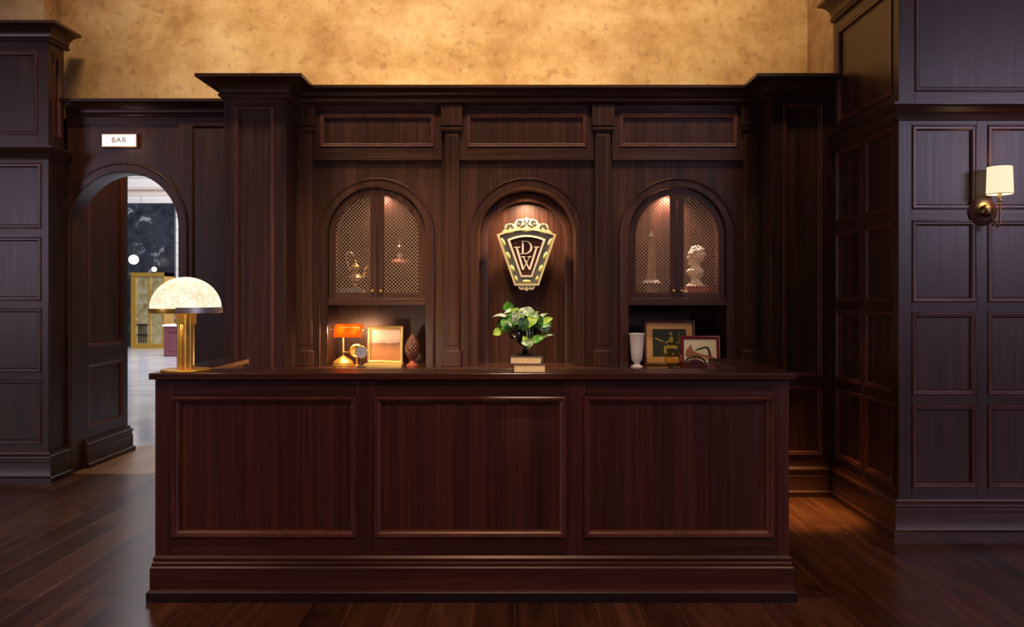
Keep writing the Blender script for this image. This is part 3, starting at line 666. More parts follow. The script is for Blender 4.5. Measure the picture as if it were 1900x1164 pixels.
sx = xz(1021, 688, 3.86)[0]
o = MB().lathe([(0.001, 0), (0.010, 0), (0.014, 0.004), (0.0165, 0.012), (0.014, 0.021), (0.007, 0.026), (0.003, 0.027), (0.003, 0.030), (0.001, 0.031)], seg=24).build('desk_bell', plain('bright_silver', (0.8, 0.8, 0.82), 0.12, 1.0), off=(sx, 3.86, ZT))
tag(o, 'tiny shiny silver desk bell beside the books on the reception desk', 'bell')

# ------------------------------------------------------------------ wall emblem
def emblem():
    d = 6.26; ex, ez = xz(977, 472, d); k = d/FP
    t = thing('emblem', 'brass and grey fan-shaped crest with the letters D W, mounted high in the open niche', 'emblem', (ex, d, ez))
    G = plain('crest_gold', (0.66, 0.60, 0.34), 0.4, 0.15); GY = plain('crest_grey', (0.17, 0.18, 0.17), 0.4, 0.3); LT = plain('crest_pale', (0.80, 0.72, 0.58), 0.4, 0.1); YB = plain('crest_yellow', (0.66, 0.66, 0.22), 0.35, 0.1)
    q = 0.1375*k; cx, cy = 523, 596                       # crest drawn in a 1055x1164 frame
    def p(x, y): return ((x-cx)*q, -(y-cy)*q)
    F = Fr((0, 0, 0))
    def arc(x0, y0, x1, y1, sag, n=10):
        return [(x0+(x1-x0)*i/n, y0+(y1-y0)*i/n-sag*4*(i/n)*(1-i/n)) for i in range(n+1)]
    outer = arc(118, 330, 925, 330, 82)+[(690, 1020), (360, 1020)]
    o2 = arc(160, 345, 885, 345, 74)+[(668, 992), (380, 992)]
    i1 = arc(262, 395, 780, 395, 58)+[(600, 905), (445, 905)]
    i2 = arc(300, 410, 745, 410, 48)+[(585, 880), (462, 880)]
    def ring(mb, A, B, c0, c1, m=0):
        n = len(A)
        for i in range(n):
            j = (i+1) % n; mb.prism(F, [p(*A[i]), p(*A[j]), p(*B[j]), p(*B[i])], c0, c1, m)
    mb = MB(); ring(mb, outer, o2, -0.02, 0.016); mb.build('outer_frame', G, t)
    mb = MB(); ring(mb, [(x*.999, y) for x, y in o2], i1, -0.02, 0.002); mb.build('border', GY, t)
    mb = MB(); ring(mb, i1, i2, -0.02, 0.012); mb.build('inner_frame', LT, t)
    beads = [(310, 300, 62, 22, -12), (525, 280, 70, 20, 0), (740, 300, 62, 22, 12), (205, 430, 62, 24, 68), (275, 615, 58, 24, 68), (335, 790, 55, 24, 68), (385, 925, 40, 18, 68),
             (840, 430, 62, 24, 112), (775, 615, 58, 24, 112), (712, 790, 55, 24, 112), (662, 925, 40, 18, 112), (524, 962, 60, 22, 0)]
    mb = MB()
    for x, y, a, b, r in beads:
        r = math.radians(r); rings = []
        for s_ in [1.0, 0.85, 0.5, 0.05]:
            rings.append([F((x+math.cos(u)*a*s_*math.cos(r)-math.sin(u)*b*s_*math.sin(r)-cx)*q, -(y+math.cos(u)*a*s_*math.sin(r)+math.sin(u)*b*s_*math.cos(r)-cy)*q, 0.002+0.014*math.sqrt(1-s_*s_)) for u in [2*PI*i/20 for i in range(20)]])
        MB().loops(rings).build('bead', YB, t)
    # scroll cresting and foot: plates with dark incised scrolls
    mb = MB()
    top = [(190, 300), (225, 235), (240, 195), (300, 175), (350, 190), (385, 135), (440, 118), (490, 120), (523, 95), (555, 120), (605, 118), (660, 135), (695, 190), (745, 175), (805, 195), (820, 235), (860, 300)]
    base = arc(190, 305, 860, 305, 62, 16)
    for i in range(16): mb.prism(F, [p(*top[i]), p(*top[i+1]), p(*base[i+1]), p(*base[i])], -0.012, 0.008)
    mb.build('cresting', G, t); mb = MB()
    foot = [(400, 1018), (420, 1060), (450, 1080), (490, 1070), (523, 1095), (556, 1070), (596, 1080), (625, 1060), (645, 1018)]
    mb.prism(F, [p(*v) for v in foot], -0.012, 0.008)
    mb.build('foot_ornament', G, t)
    SK = plain('crest_dark', (0.03, 0.03, 0.035), 0.5)
    def spiral(x, y, r0, a0, turns, sg, n=18):
        return [F((x+r0*(1-0.75*i/n)*math.cos(a0+sg*2*PI*turns*i/n)-cx)*q, -(y+r0*(1-0.75*i/n)*math.sin(a0+sg*2*PI*turns*i/n)-cy)*q, 0.009) for i in range(n+1)]
    for sg in (1, -1):
        X = lambda v: cx+sg*(v-cx)
        for (x, y, r0, a0, tn) in ((428, 178, 40, -0.3, 1.2), (285, 222, 28, -0.6, 1.1)):
            a = a0 if sg == 1 else PI-a0
            MB().tube(spiral(X(x), y, r0, a, tn, -sg), 0.0028, 6).build('scroll', SK, t)
        MB().tube([F((X(x)-cx)*q, -(y-cy)*q, 0.009) for x, y in ((440, 222), (490, 205), (515, 175), (490, 125))], 0.003, 6).build('scroll', SK, t)
        MB().tube([F((X(x)-cx)*q, -(y-cy)*q, 0.009) for x, y in ((310, 180), (325, 205), (350, 240))], 0.003, 6).build('scroll', SK, t)
        for x in (455, 495): MB().ball(tuple(F((X(x)-cx)*q, -(1038-cy)*q, 0.008)), 0.006, 6).build('scroll', SK, t)
        MB().tube([F((X(x)-cx)*q, -(y-cy)*q, 0.009) for x, y in ((200, 275), (215, 255), (235, 240))], 0.003, 6).build('scroll', SK, t)
    # letters
    def stroke(mb, x0, y0, x1, y1, w_, c0=-0.006, c1=0.004):
        mb.prism(F, [p(x0-w_/2, y0), p(x0+w_/2, y0), p(x1+w_/2, y1), p(x1-w_/2, y1)], c0, c1)
    mb = MB()
    stroke(mb, 472, 415, 472, 592, 26); mb.box(F, *[v for v in ((452-cx)*q, (505-cx)*q)], -(424-cy)*q, -(412-cy)*q, -0.006, 0.004); mb.box(F, (440-cx)*q, (505-cx)*q, -(595-cy)*q, -(583-cy)*q, -0.006, 0.004)
    n = 16
    for i in range(n):
        a1, a2 = -PI/2+PI*i/n, -PI/2+PI*(i+1)/n
        def oo(a): return (500+102*math.cos(a), 503+91*math.sin(a))
        def ii(a): return (500+74*math.cos(a), 503+79*math.sin(a))
        mb.prism(F, [p(*oo(a1)), p(*oo(a2)), p(*ii(a2)), p(*ii(a1))], -0.006, 0.004)
    mb.build('letter_d', LT, t)
    mb = MB()
    stroke(mb, 388, 502, 478, 805, 30); stroke(mb, 565, 632, 478, 800, 12, -0.008, 0.002); stroke(mb, 480, 632, 562, 800, 22, -0.008, 0.0025); stroke(mb, 660, 500, 564, 805, 28)
    for xa, xb, y in ((355, 438, 500), (625, 695, 498), (452, 508, 630), (535, 588, 630)): mb.box(F, (xa-cx)*q, (xb-cx)*q, -(y+8-cy)*q, -(y-6-cy)*q, -0.006, 0.0045)
    mb.build('letter_w', LT, t)
    mb = MB(); mb.prism(F, [p(x, y) for x, y in i2], -0.02, -0.007); mb.build('backing', WV, t)
    MB().box(F, -0.05, 0.05, -0.05, 0.05, -0.117, -0.0205).build('bracket', BLACKM, t)
emblem()

# ------------------------------------------------------------------ illuminated sign
sx_, sz_ = xz(224.5, 262, DA)
t = thing('lit_sign', 'small glowing white sign reading BAR above the arched doorway', 'sign', (sx_, DA, sz_))
ks = DA/FP; F = Fr((0, 0, 0))
MB().box(F, -33.5*ks, 33.5*ks, -13.5*ks, 13.5*ks, 0.0, 0.030).build('housing', plain('sign_bronze', (0.25, 0.13, 0.07), 0.35, 0.8), t, bevel=0.002)
MB().box(F, -31*ks, 31*ks, -10.8*ks, 10.8*ks, 0.030, 0.034).build('lit_face', plain('sign_glow', (0.9, 0.9, 0.85), 0.5, emit=(1.0, 0.93, 0.84), es=1.15), t)
cu = bpy.data.curves.new('lettering', 'FONT'); cu.body = 'BAR'; cu.size = 0.060; cu.space_character = 1.15; cu.offset = 0.0012; cu.align_x = 'CENTER'; cu.align_y = 'CENTER'; cu.extrude = 0.0006
tmp = bpy.data.objects.new('tmp', cu); C.objects.link(tmp); bpy.context.view_layer.update()
me = bpy.data.meshes.new_from_object(tmp.evaluated_get(bpy.context.evaluated_depsgraph_get())); bpy.data.objects.remove(tmp)
me.materials.append(plain('sign_ink', (0.16, 0.09, 0.07), 0.7, emit=(0.75, 0.58, 0.5), es=0.22))
lo = bpy.data.objects.new('lettering', me); C.objects.link(lo); lo.parent = t; lo.location = (0, -0.0352, 0); lo.rotation_euler = (PI/2, 0, 0)
light('sign_glow', 'POINT', (sx_, DA-0.20, sz_), 0.35, (1.0, 0.62, 0.4), 0.05)

# ------------------------------------------------------------------ wall sconce
SD = DR; kd = 4.74/FP; bxx, bz = xz(1822, 393, SD)
t = thing('wall_sconce', 'brass wall sconce with a lit cream drum shade on the right panelled wall', 'sconce', (bxx, SD, bz))
F = Fr((0, 0, 0))
RF = Fr((0, 0, 0), (1, 0, 0), (0, 0, 1), (0, -1, 0))
MB().lathe([(0.001, 0), (0.084, 0), (0.086, 0.006), (0.078, 0.013), (0.070, 0.014), (0.062, 0.020), (0.054, 0.021), (0.001, 0.021)], F=RF, seg=48).build('wooden_rosette', WM, t)
MB().lathe([(0.001, 0.021), (0.052, 0.021), (0.053, 0.025), (0.040, 0.031), (0.036, 0.032), (0.036, 0.036), (0.037, 0.045), (0.033, 0.060), (0.022, 0.071), (0.001, 0.075)], F=RF, seg=40).build('backplate', OLDBRASS, t)
sxx, szz = xz(1855, 362, 4.68)
ex_, ez_ = sxx-bxx, szz-bz
def bz_pts(P_, n=20):
    out = []
    for i in range(n+1):
        u = i/n; out.append(P_[0]*(1-u)**3+P_[1]*3*u*(1-u)**2+P_[2]*3*u*u*(1-u)+P_[3]*u**3)
    return out
arm = bz_pts([Vector((0.012, -0.07, -0.015)), Vector((0.02, -0.11, -0.13)), Vector((ex_+0.005, -0.10, -0.13)), Vector((ex_, -0.10, 0.005))])+[Vector((ex_, -0.10, ez_-0.045))]
MB().tube(arm, 0.006, 10).build('arm', OLDBRASS, t)
MB().lathe([(0.001, 0), (0.008, 0), (0.010, 0.004), (0.006, 0.010), (0.009, 0.016), (0.013, 0.020), (0.013, 0.050), (0.010, 0.052), (0.010, 0.075), (0.001, 0.075)], c=(ex_, -0.10, ez_-0.055), seg=20).build('socket', OLDBRASS, t)
h = 0.163; z0s = ez_+0.004
SH = plain('lit_cream_shade', (0.35, 0.3, 0.22), 0.8, emit=(1.0, 0.80, 0.52), es=1.05)
MB().loops([[Vector((ex_+r*math.cos(a), -0.10+r*math.sin(a), z)) for a in [2*PI*i/48 for i in range(48)]] for r, z in ((0.071, z0s), (0.066, z0s+h), (0.064, z0s+h), (0.069, z0s))], caps=False, closed_path=True).build('lamp_shade', SH, t)
ST = plain('shade_trim', (0.18, 0.12, 0.07), 0.6)
for r, z in ((0.0715, z0s), (0.0665, z0s+h)):
    MB().tube([(ex_+r*math.cos(a), -0.10+r*math.sin(a), z) for a in [2*PI*i/48 for i in range(48)]], 0.0022, 6, closed=True).build('trim_ring', ST, t)
light('sconce_bulb', 'POINT', (bxx+ex_, SD-0.10, bz+z0s+0.07), 2.2, (1.0, 0.66, 0.36), 0.02)
MB().lathe([(0.001, 0), (0.012, 0), (0.016, 0.03), (0.010, 0.055), (0.001, 0.062)], c=(ex_, -0.10, z0s+0.02), seg=16).build('bulb', plain('bulb', (1, 1, 1), 0.5, emit=(1.0, 0.8, 0.5), es=3), t)

# ------------------------------------------------------------------ things on the back worktop, left bay
DS = 6.0; ksr = DS/FP
def wx(px, d=DS): return (px-X0)*d/FP
# banker lamp
t = thing('desk_lamp', 'lit brass desk lamp with an amber glass shade, in the left lower niche', 'lamp', (wx(636, 6.02), 6.04, ZB))
MB().lathe([(0.001, 0), (0.082, 0), (0.084, 0.012), (0.074, 0.017), (0.078, 0.026), (0.062, 0.045), (0.035, 0.062), (0.020, 0.072), (0.012, 0.078), (0.001, 0.080)], seg=40).build('base', BRASS, t)
mb = MB(); mb.lathe([(0.007, 0.075), (0.007, 0.10), (0.011, 0.11), (0.007, 0.12), (0.006, 0.255), (0.010, 0.26), (0.001, 0.262)], seg=16)
mb.tube([(0, 0.0, 0.11), (0.03, -0.01, 0.105), (0.045, -0.01, 0.108)], 0.004)
mb.build('stem', BRASS, t)
am, nt2, b2 = nodes('amber_glass')
b2.inputs['Base Color'].default_value = (0.30, 0.035, 0.005, 1); b2.inputs['Roughness'].default_value = 0.08; b2.inputs['Coat Weight'].default_value = 1.0
tr = N(nt2, 'ShaderNodeBsdfTranslucent'); tr.inputs['Color'].default_value = (1.0, 0.36, 0.05, 1); ms_ = N(nt2, 'ShaderNodeMixShader'); ms_.inputs['Fac'].default_value = 0.5
nt2.links.new(b2.outputs[0], ms_.inputs[1]); nt2.links.new(tr.outputs[0], ms_.inputs[2]); nt2.links.new(ms_.outputs[0], nt2.nodes['Material Output'].inputs['Surface'])
hx = 0.108; zc_ = 0.255
rings = []
for i, xx in enumerate([-1, -0.985, -0.93, -0.8, -0.4, 0, 0.4, 0.8, 0.93, 0.985, 1]):
    sc2 = {0: 0.75, 1: 0.86, 2: 0.95}.get(min(i, 10-i), 1.0); ring = []
    for r, s2 in ((1.0, 1), (0.95, -1)):
        ang = [PI*(-0.08)+PI*0.86*k/16 for k in range(17)]
        if s2 < 0: ang = ang[::-1]
        ring += [Vector((0.045+xx*hx*(1 if r == 1 else .98), -0.01-0.060*sc2*r*math.cos(a), zc_-0.015+0.080*sc2*r*math.sin(a)-0.0)) for a in ang]
    rings.append(ring)
MB().loops(rings).build('lamp_shade', am, t)
MB().tube([(-0.106, -0.01, zc_+0.018), (-0.098, -0.01, zc_+0.018), (-0.09, -0.01, zc_+0.018), (-0.07, -0.01, zc_+0.018), (-0.062, -0.01, zc_+0.018)], [0.004, 0.007, 0.004, 0.005, 0.011], 10).build('finial', OLDBRASS, t)
MB().ball((0.045+hx+0.006, -0.01, zc_+0.018), 0.010, 10).build('finial', OLDBRASS, t)
MB().tube([(0, 0, 0.255), (0.0, -0.005, 0.285), (0.045, -0.01, 0.300)], 0.005, 8).build('yoke', OLDBRASS, t)
light('desk_lamp_bulb', 'POINT', (wx(636, 6.02)-0.005, 6.004, ZB+zc_+0.015), 4.2, (1.0, 0.58, 0.30), 0.018)
light('desk_lamp_bulb', 'POINT', (wx(636, 6.02)+0.098, 6.004, ZB+zc_+0.015), 5.0, (1.0, 0.58, 0.30), 0.018)
# dial clock
cx_ = wx(671, 5.96); t = thing('desk_clock', 'small round clock with a grey-blue dial on a thin stand, beside the gilt picture', 'clock', (cx_, 5.955, ZB))
MB().lathe([(0.001, 0), (0.036, 0), (0.036, 0.005), (0.010, 0.009), (0.005, 0.014), (0.004, 0.065), (0.001, 0.066)], seg=24).build('stand', BLACKM, t)
CF = Fr((0, 0, 0.112), (1, 0, 0), (0, 0, 1), (0, -1, 0))
MB().lathe([(0.001, -0.03), (0.036, -0.03), (0.045, -0.010), (0.047, 0.006), (0.043, 0.008), (0.043, 0.003), (0.001, 0.003)], F=CF, seg=36).build('case', BRASS, t)
MB().lathe([(0.001, 0.0035), (0.0425, 0.0035), (0.0425, 0.0045), (0.001, 0.0045)], F=CF, seg=36).build('dial', plain('dial_blue_grey', (0.28, 0.30, 0.42), 0.4), t)
mb = MB()
for a, L_h in ((0.5, 0.022), (-1.2, 0.032)):
    mb.prism(CF, [(-0.0015*math.cos(a), 0.0015*math.sin(a)), (0.0015*math.cos(a), -0.0015*math.sin(a)), (L_h*math.sin(a), L_h*math.cos(a))], 0.0046, 0.0058)
for k_ in range(12):
    a = k_*PI/6; mb.prism(CF, [(0.035*math.sin(a-.03), 0.035*math.cos(a-.03)), (0.035*math.sin(a+.03), 0.035*math.cos(a+.03)), (0.040*math.sin(a+.03), 0.040*math.cos(a+.03)), (0.040*math.sin(a-.03), 0.040*math.cos(a-.03))], 0.0046, 0.0052)
mb.build('hands', BLACKM, t)
# brass ring object behind the clock
bxr = wx(662, 6.05); t = thing('brass_gauge', 'round brass drum-shaped ornament just behind the little clock', 'ornament', (bxr, 6.05, ZB))
RF2 = Fr((0, 0, 0.115), (1, 0.0, 0), (0, 0, 1), (0, -1, 0))
MB().lathe([(0.001, -0.02), (0.046, -0.02), (0.052, -0.012), (0.052, 0.008), (0.044, 0.014), (0.038, 0.008), (0.001, 0.004)], F=RF2, seg=32).build('drum', BRASS, t)
MB().lathe([(0.001, 0), (0.022, 0), (0.022, 0.006), (0.006, 0.012), (0.005, 0.064), (0.001, 0.064)], seg=20).build('foot', BRASS, t)
# gilt frame on gold book
gx = wx(716, 6.12)
GB = plain('gold_book_cloth', (0.62, 0.44, 0.14), 0.4, 0.2)
book('book', 'thin gold book lying flat under the gilt picture frame', (gx, 6.03, ZB), 0.285, 0.16, 0.020, GB, 0, spine='front')
def picture(name, label, loc, w_, h_, fw, fm, art, lean=0.16, mat=None, mw=0, rz=0):
    t = thing(name, label, 'picture', loc, rz=rz, rx=-lean); F = Fr((0, 0, 0))
    prof = [(0, -0.012), (0, 0.006), (0.003, 0.010), (fw*0.4, 0.011), (fw*0.7, 0.006), (fw-0.002, 0.005), (fw, 0.001), (fw, -0.012)]
    MB().rectsweep(F, -w_/2, w_/2, 0, h_, prof).build('frame', fm, t)
    if mat: MB().box(F, -w_/2+fw-0.001, w_/2-fw+0.001, fw-0.001, h_-fw+0.001, -0.008, -0.003).build('mat_board', mat, t)
    e = fw+mw
    art(t, F, -w_/2+e-0.001, w_/2-e+0.001, e-0.001, h_-e+0.001, -0.006, -0.0022)
    MB().box(F, -w_/2+0.004, w_/2-0.004, 0.004, h_-0.004, -0.014, -0.012).build('backing', BLACKM, t)
    return t
def quick(c, r=0.7): return plain('paint_%d' % random.randint(0, 10**6), c, r)
def art_land(t, F, a0, a1, b0, b1, c0, c1):
    m, nt, b = nodes('landscape_paint'); L = nt.links
    tc = N(nt, 'ShaderNodeTexCoord'); sp = N(nt, 'ShaderNodeSeparateXYZ'); L.new(tc.outputs['Generated'], sp.inputs[0])
    mp = coords(nt, (14, 14, 60), obj=True); n = N(nt, 'ShaderNodeTexNoise'); n.inputs['Scale'].default_value = 1; n.inputs['Detail'].default_value = 5; L.new(mp.outputs[0], n.inputs['Vector'])
    ma = N(nt, 'ShaderNodeMath', operation='MULTIPLY_ADD'); ma.inputs[1].default_value = 0.14; L.new(n.outputs['Fac'], ma.inputs[0]); L.new(sp.outputs['Z'], ma.inputs[2])
    r = ramp(nt, [(0.05, (0.34, 0.13, 0.05)), (0.30, (0.42, 0.19, 0.07)), (0.50, (0.28, 0.13, 0.055)), (0.60, (0.15, 0.07, 0.045)), (0.645, (0.42, 0.31, 0.24)), (0.9, (0.55, 0.44, 0.38))])
    L.new(ma.outputs[0], r.inputs[0]); L.new(r.outputs[0], b.inputs['Base Color']); b.inputs['Roughness'].default_value = 0.6
    MB().box(F, a0, a1, b0, b1, c0, c1).build('painting', m, t)
picture('framed_picture', 'square gilt-framed landscape of tan hills under a pale sky, beside the amber lamp', (gx, 6.075, ZB+0.020), 0.272, 0.282, 0.026, GOLDF, art_land, lean=0.14)
# carved egg finial
t = thing('carved_finial', 'dark brown carved cone-shaped finial on a turned foot, right of the gilt picture', 'ornament', (wx(765, 6.02), 6.02, ZB))
BRN = plain('carved_brown', (0.10, 0.035, 0.022), 0.35, noise=0.4, nscale=30)
MB().lathe([(0.001, 0), (0.044, 0), (0.046, 0.006), (0.040, 0.014), (0.030, 0.022), (0.018, 0.034), (0.016, 0.045), (0.024, 0.052), (0.001, 0.054)], seg=32).build('foot', plain('russet_wood', (0.30, 0.07, 0.03), 0.3), t)
rings = []
for i in range(61):
    u = i/60; r = 0.054*math.sin(PI*min(1, u*0.93+0.07))**0.75*(1-0.25*u)+0.0005; z = 0.052+0.195*u
    rings.append([Vector((r*(1+0.16*abs(math.sin(5*a+i*PI/10)*math.sin(5*a-i*PI/10)))*math.cos(a), r*(1+0.16*abs(math.sin(5*a+i*PI/10)*math.sin(5*a-i*PI/10)))*math.sin(a), z)) for a in [2*PI*k/90 for k in range(90)]])
MB().loops(rings).build('cone', BRN, t, smooth=25)

# ------------------------------------------------------------------ things on the back worktop, right bay
t = thing('vase', 'tall white ceramic vase on a small foot, left end of the right lower niche', 'vase', (wx(1182, 5.95), 5.96, ZB))
MB().lathe([(0.001, 0), (0.046, 0), (0.047, 0.005), (0.030, 0.014), (0.022, 0.026), (0.024, 0.036), (0.036, 0.046), (0.042, 0.065), (0.049, 0.14), (0.055, 0.235), (0.060, 0.250), (0.058, 0.252), (0.051, 0.238), (0.044, 0.14), (0.036, 0.07), (0.001, 0.055)], seg=48).build('body', WHITE, t)
def art_dark(t, F, a0, a1, b0, b1, c0, c1):
    MB().box(F, a0, a1, b0, b1, c0, c1).build('painting', quick((0.022, 0.028, 0.008)), t)
    W_, H_ = a1-a0, b1-b0; P_ = lambda u, v: (a0+u*W_, b0+v*H_)
    mb = MB(); z0, z1 = c1, c1+0.0006
    mb.prism(F, [P_(*q) for q in ((.50, .52), (.60, .52), (.62, .66), (.57, .74), (.50, .70))], z0, z1)
    mb.prism(F, [P_(.55+.045*math.cos(a), .83+.06*math.sin(a)) for a in [k*PI/6 for k in range(12)]], z0, z1)
    mb.prism(F, [P_(*q) for q in ((.38, .30), (.72, .28), (.74, .38), (.60, .42), (.50, .40), (.42, .44))], z0, z1)
    mb.prism(F, [P_(*q) for q in ((.32, .12), (.40, .10), (.42, .38), (.34, .40))], z0, z1)
    mb.prism(F, [P_(*q) for q in ((.05, .66), (.30, .52), (.32, .56), (.08, .70))], z0, z1)
    mb.prism(F, [P_(*q) for q in ((.48, .60), (.36, .50), (.38, .46), (.50, .55))], z0, z1)
    mb.build('painted_figure', quick((0.42, 0.30, 0.05)), t)
    mb = MB(); mb.prism(F, [P_(*q) for q in ((.76, .55), (.80, .55), (.80, .93), (.77, .93))], z0, z1); mb.prism(F, [P_(*q) for q in ((.68, .47), (.88, .47), (.86, .54), (.70, .54))], z0, z1)
    mb.build('painted_object', quick((0.16, 0.12, 0.05)), t)
MATB = plain('tan_mat', (0.60, 0.33, 0.12), 0.7, noise=0.08, nscale=60)
picture('framed_picture', 'larger brown-framed picture with a wide tan mat and dark green painted scene, right lower niche', (wx(1241, 6.15), 6.10, ZB), 0.392, 0.345, 0.020, plain('brown_frame', (0.09, 0.03, 0.012), 0.35), art_dark, lean=0.12, mat=MATB, mw=0.048)
def art_bridge(t, F, a0, a1, b0, b1, c0, c1):
    MB().box(F, a0, a1, b0, b1, c0, c1).build('painting', quick((0.74, 0.66, 0.42)), t)
    W_, H_ = a1-a0, b1-b0; P_ = lambda u, v: (a0+u*W_, b0+v*H_); z0, z1 = c1, c1+0.0006
    mb = MB(); mb.prism(F, [P_(*q) for q in ((.04, .34), (.08, .58), (.14, .62), (.18, .76), (.24, .72), (.28, .52), (.42, .42), (.62, .34), (.86, .30), (.95, .2), (.50, .16), (.12, .2))], z0, z1); mb.build('painted_hill', quick((0.34, 0.12, 0.05)), t)
    mb = MB(); top = [(.35, .56), (.50, .64), (.66, .70), (.76, .66), (.80, .52)]; bot = [(.35, .51), (.50, .57), (.66, .62), (.71, .58), (.73, .50)]
    for i in range(4): mb.prism(F, [P_(*top[i]), P_(*top[i+1]), P_(*bot[i+1]), P_(*bot[i])], z1, z1+0.0006)
    mb.prism(F, [P_(*q) for q in ((.73, .50), (.80, .52), (.84, .30), (.76, .28))], z1, z1+0.0006); mb.build('painted_arch', quick((0.05, 0.035, 0.03)), t)
    mb = MB(); mb.prism(F, [P_(*q) for q in ((.30, .30), (.70, .24), (.72, .14), (.34, .20))], z1, z1+0.0004); mb.build('painted_path', quick((0.55, 0.30, 0.10)), t)
picture('framed_picture', 'smaller dark red-framed picture of a hillside on cream, leaning in front of the tan-matted one', (wx(1300, 6.0), 5.995, ZB), 0.30, 0.232, 0.026, plain('red_frame', (0.16, 0.008, 0.012), 0.3), art_bridge, lean=0.10, rz=0.05)
t = thing('glass_bowl', 'round clear amber-tinted glass bowl in front of the tan-matted picture', 'bowl', (wx(1249, 5.92), 5.925, ZB))
pr = [(0.001, 0), (0.030, 0), (0.040, 0.004)]+[(0.066*math.cos(a), 0.062+0.066*math.sin(a)) for a in [-0.9+1.9*i/14 for i in range(15)]]
pin = [(r-0.003, z) for r, z in pr[3:]][::-1]+[(0.032, 0.012), (0.001, 0.011)]
MB().lathe(pr+pin, seg=40).build('bowl', plain('amber_tint_glass', (0.95, 0.80, 0.50), 0.03, trans=1.0, ior=1.45), t)
MB().lathe([(0.001, 0.0115), (0.031, 0.0125), (0.045, 0.022), (0.048, 0.030), (0.001, 0.032)], seg=32).build('contents', quick((0.25, 0.19, 0.06)), t)
t = thing('domed_box', 'small dark red box with a curved black lid, in front of the red-framed picture', 'box', (wx(1290, 5.9), 5.90, ZB))
pl = [(-0.085, 0.0), (0.085, 0.0), (0.075, 0.02)]+[(0.065*math.cos(a), 0.022+0.040*math.sin(a)) for a in [PI*i/14 for i in range(15)]]+[(-0.075, 0.02)]
MB().prism(Fr((0, 0, 0)), pl, -0.03, 0.03).build('body', plain('oxblood', (0.06, 0.006, 0.008), 0.4), t, bevel=0.002)
MB().tube([(0.082*math.cos(a), -0.0, 0.016+0.066*math.sin(a)) for a in [0.12+(PI-0.24)*i/20 for i in range(21)]], 0.007, 8).build('handle', BLACKM, t)

# ------------------------------------------------------------------ ornaments behind the lattice doors
ZSH = ZD-0.004; DI = 6.22; ki = DI/FP
def wxi(px): return (px-X0)*ki
def wzi(py): return CH+(Y0-py)*ki-ZSH
# obelisk
t = thing('obelisk', 'slender tan obelisk with a white tip and white collar, behind the right cabinet lattice', 'obelisk', (wxi(1208), DI, ZSH))
TAN = plain('tan_stone', (0.36, 0.21, 0.12), 0.6, noise=0.15, nscale=40)
def frust(mb, w0, w1, z0, z1): mb.loops([[Vector((x*w, y*w, z)) for x, y in ((-.5, -.5), (.5, -.5), (.5, .5), (-.5, .5))] for w, z in ((w0, z0), (w1, z1))])
mb = MB(); frust(mb, 20*ki, 20*ki, 0, wzi(526)); mb.build('base', TAN, t, bevel=0.002)
mb = MB(); frust(mb, 33*ki, 31*ki, wzi(526), wzi(523)); frust(mb, 26*ki, 24*ki, wzi(523), wzi(520)); mb.build('collar', WHITE, t, bevel=0.001)
mb = MB(); frust(mb, 17*ki, 10*ki, wzi(520), wzi(439)); mb.build('shaft', TAN, t)
mb = MB(); frust(mb, 10.5*ki, 0.3*ki, wzi(439), wzi(427)); mb.build('tip', WHITE, t)
# book + bust
bkx = wxi(1297)
book('book', 'thick red book lying flat under the white bust', (bkx, 6.20, ZSH), 52*ki, 0.16, wzi(532), REDC, 0, spine='front')
bt = wzi(532)+ZSH+0.0005
t = thing('bust', 'white plaster bust facing left, on a red book behind the cabinet lattice', 'bust', (wxi(1290), 6.20, bt))
s1 = ki
mb = MB()
H_ = lambda py: (531.5-py)*s1
mb.lathe([(0.001, 0), (19*s1, 0), (19*s1, 2*s1), (14*s1, 4*s1), (9*s1, 10*s1), (7.5*s1, 15*s1), (9*s1, 18*s1)], seg=32)
mb.loops([[Vector((cx2*s1+rx*s1*math.cos(a), ry*s1*math.sin(a), z*s1)) for a in [2*PI*i/28 for i in range(28)]] for cx2, rx, ry, z in ((0, 8, 8, 14), (0, 12, 11, 20), (-1, 16, 12, 25), (-1, 16, 12, 30), (0, 12, 10, 33), (0, 8.5, 8, 36), (1, 8, 7.5, 42), (1, 9, 8, 46))])
mb.ball((1.5*s1, 0, 58*s1), 14.5*s1, 16, sc_=(1.06, 0.92, 1.05))             # skull
mb.ball((-3*s1, 0, 50*s1), 10.0*s1, 14, sc_=(1.0, 0.85, 1.15))              # jaw
mb.loops([[Vector((x*s1, y*s1, z*s1)) for x, y, z in q] for q in (((-12, -2.2, 51), (-12, 2.2, 51), (-10, 2.2, 60), (-10, -2.2, 60)), ((-17.5, -1.2, 51.5), (-17.5, 1.2, 51.5), (-12.5, 1.0, 60), (-12.5, -1.0, 60)))])   # nose
mb.ball((-12.2*s1, 0, 47.5*s1), 2.6*s1, 8, sc_=(1, 1.5, .6)); mb.ball((-12.0*s1, 0, 45*s1), 2.6*s1, 8, sc_=(1, 1.4, .6)); mb.ball((-10.5*s1, 0, 41.5*s1), 4*s1, 8, sc_=(1, 1.1, .8))
mb.ball((-11.8*s1, 0, 61.5*s1), 3.2*s1, 8, sc_=(.8, 2.6, .6))
for sy in (-1, 1): mb.ball((2*s1, sy*13*s1, 54*s1), 4*s1, 8, sc_=(.8, .4, 1.2))
rr = random.Random(3)
for i in range(60):
    a = rr.uniform(0, 2*PI); e = rr.uniform(-0.15, 1.45)
    x_, y_, z_ = math.cos(e)*math.cos(a), math.cos(e)*math.sin(a), math.sin(e)
    if x_ < -0.55: continue
    mb.ball(((1.5+15*x_)*s1, 13.3*y_*s1, (59+14.5*z_)*s1), rr.uniform(2.4, 3.6)*s1, 6)
o = mb.build('bust_body', PLASTERW, t, smooth=180)
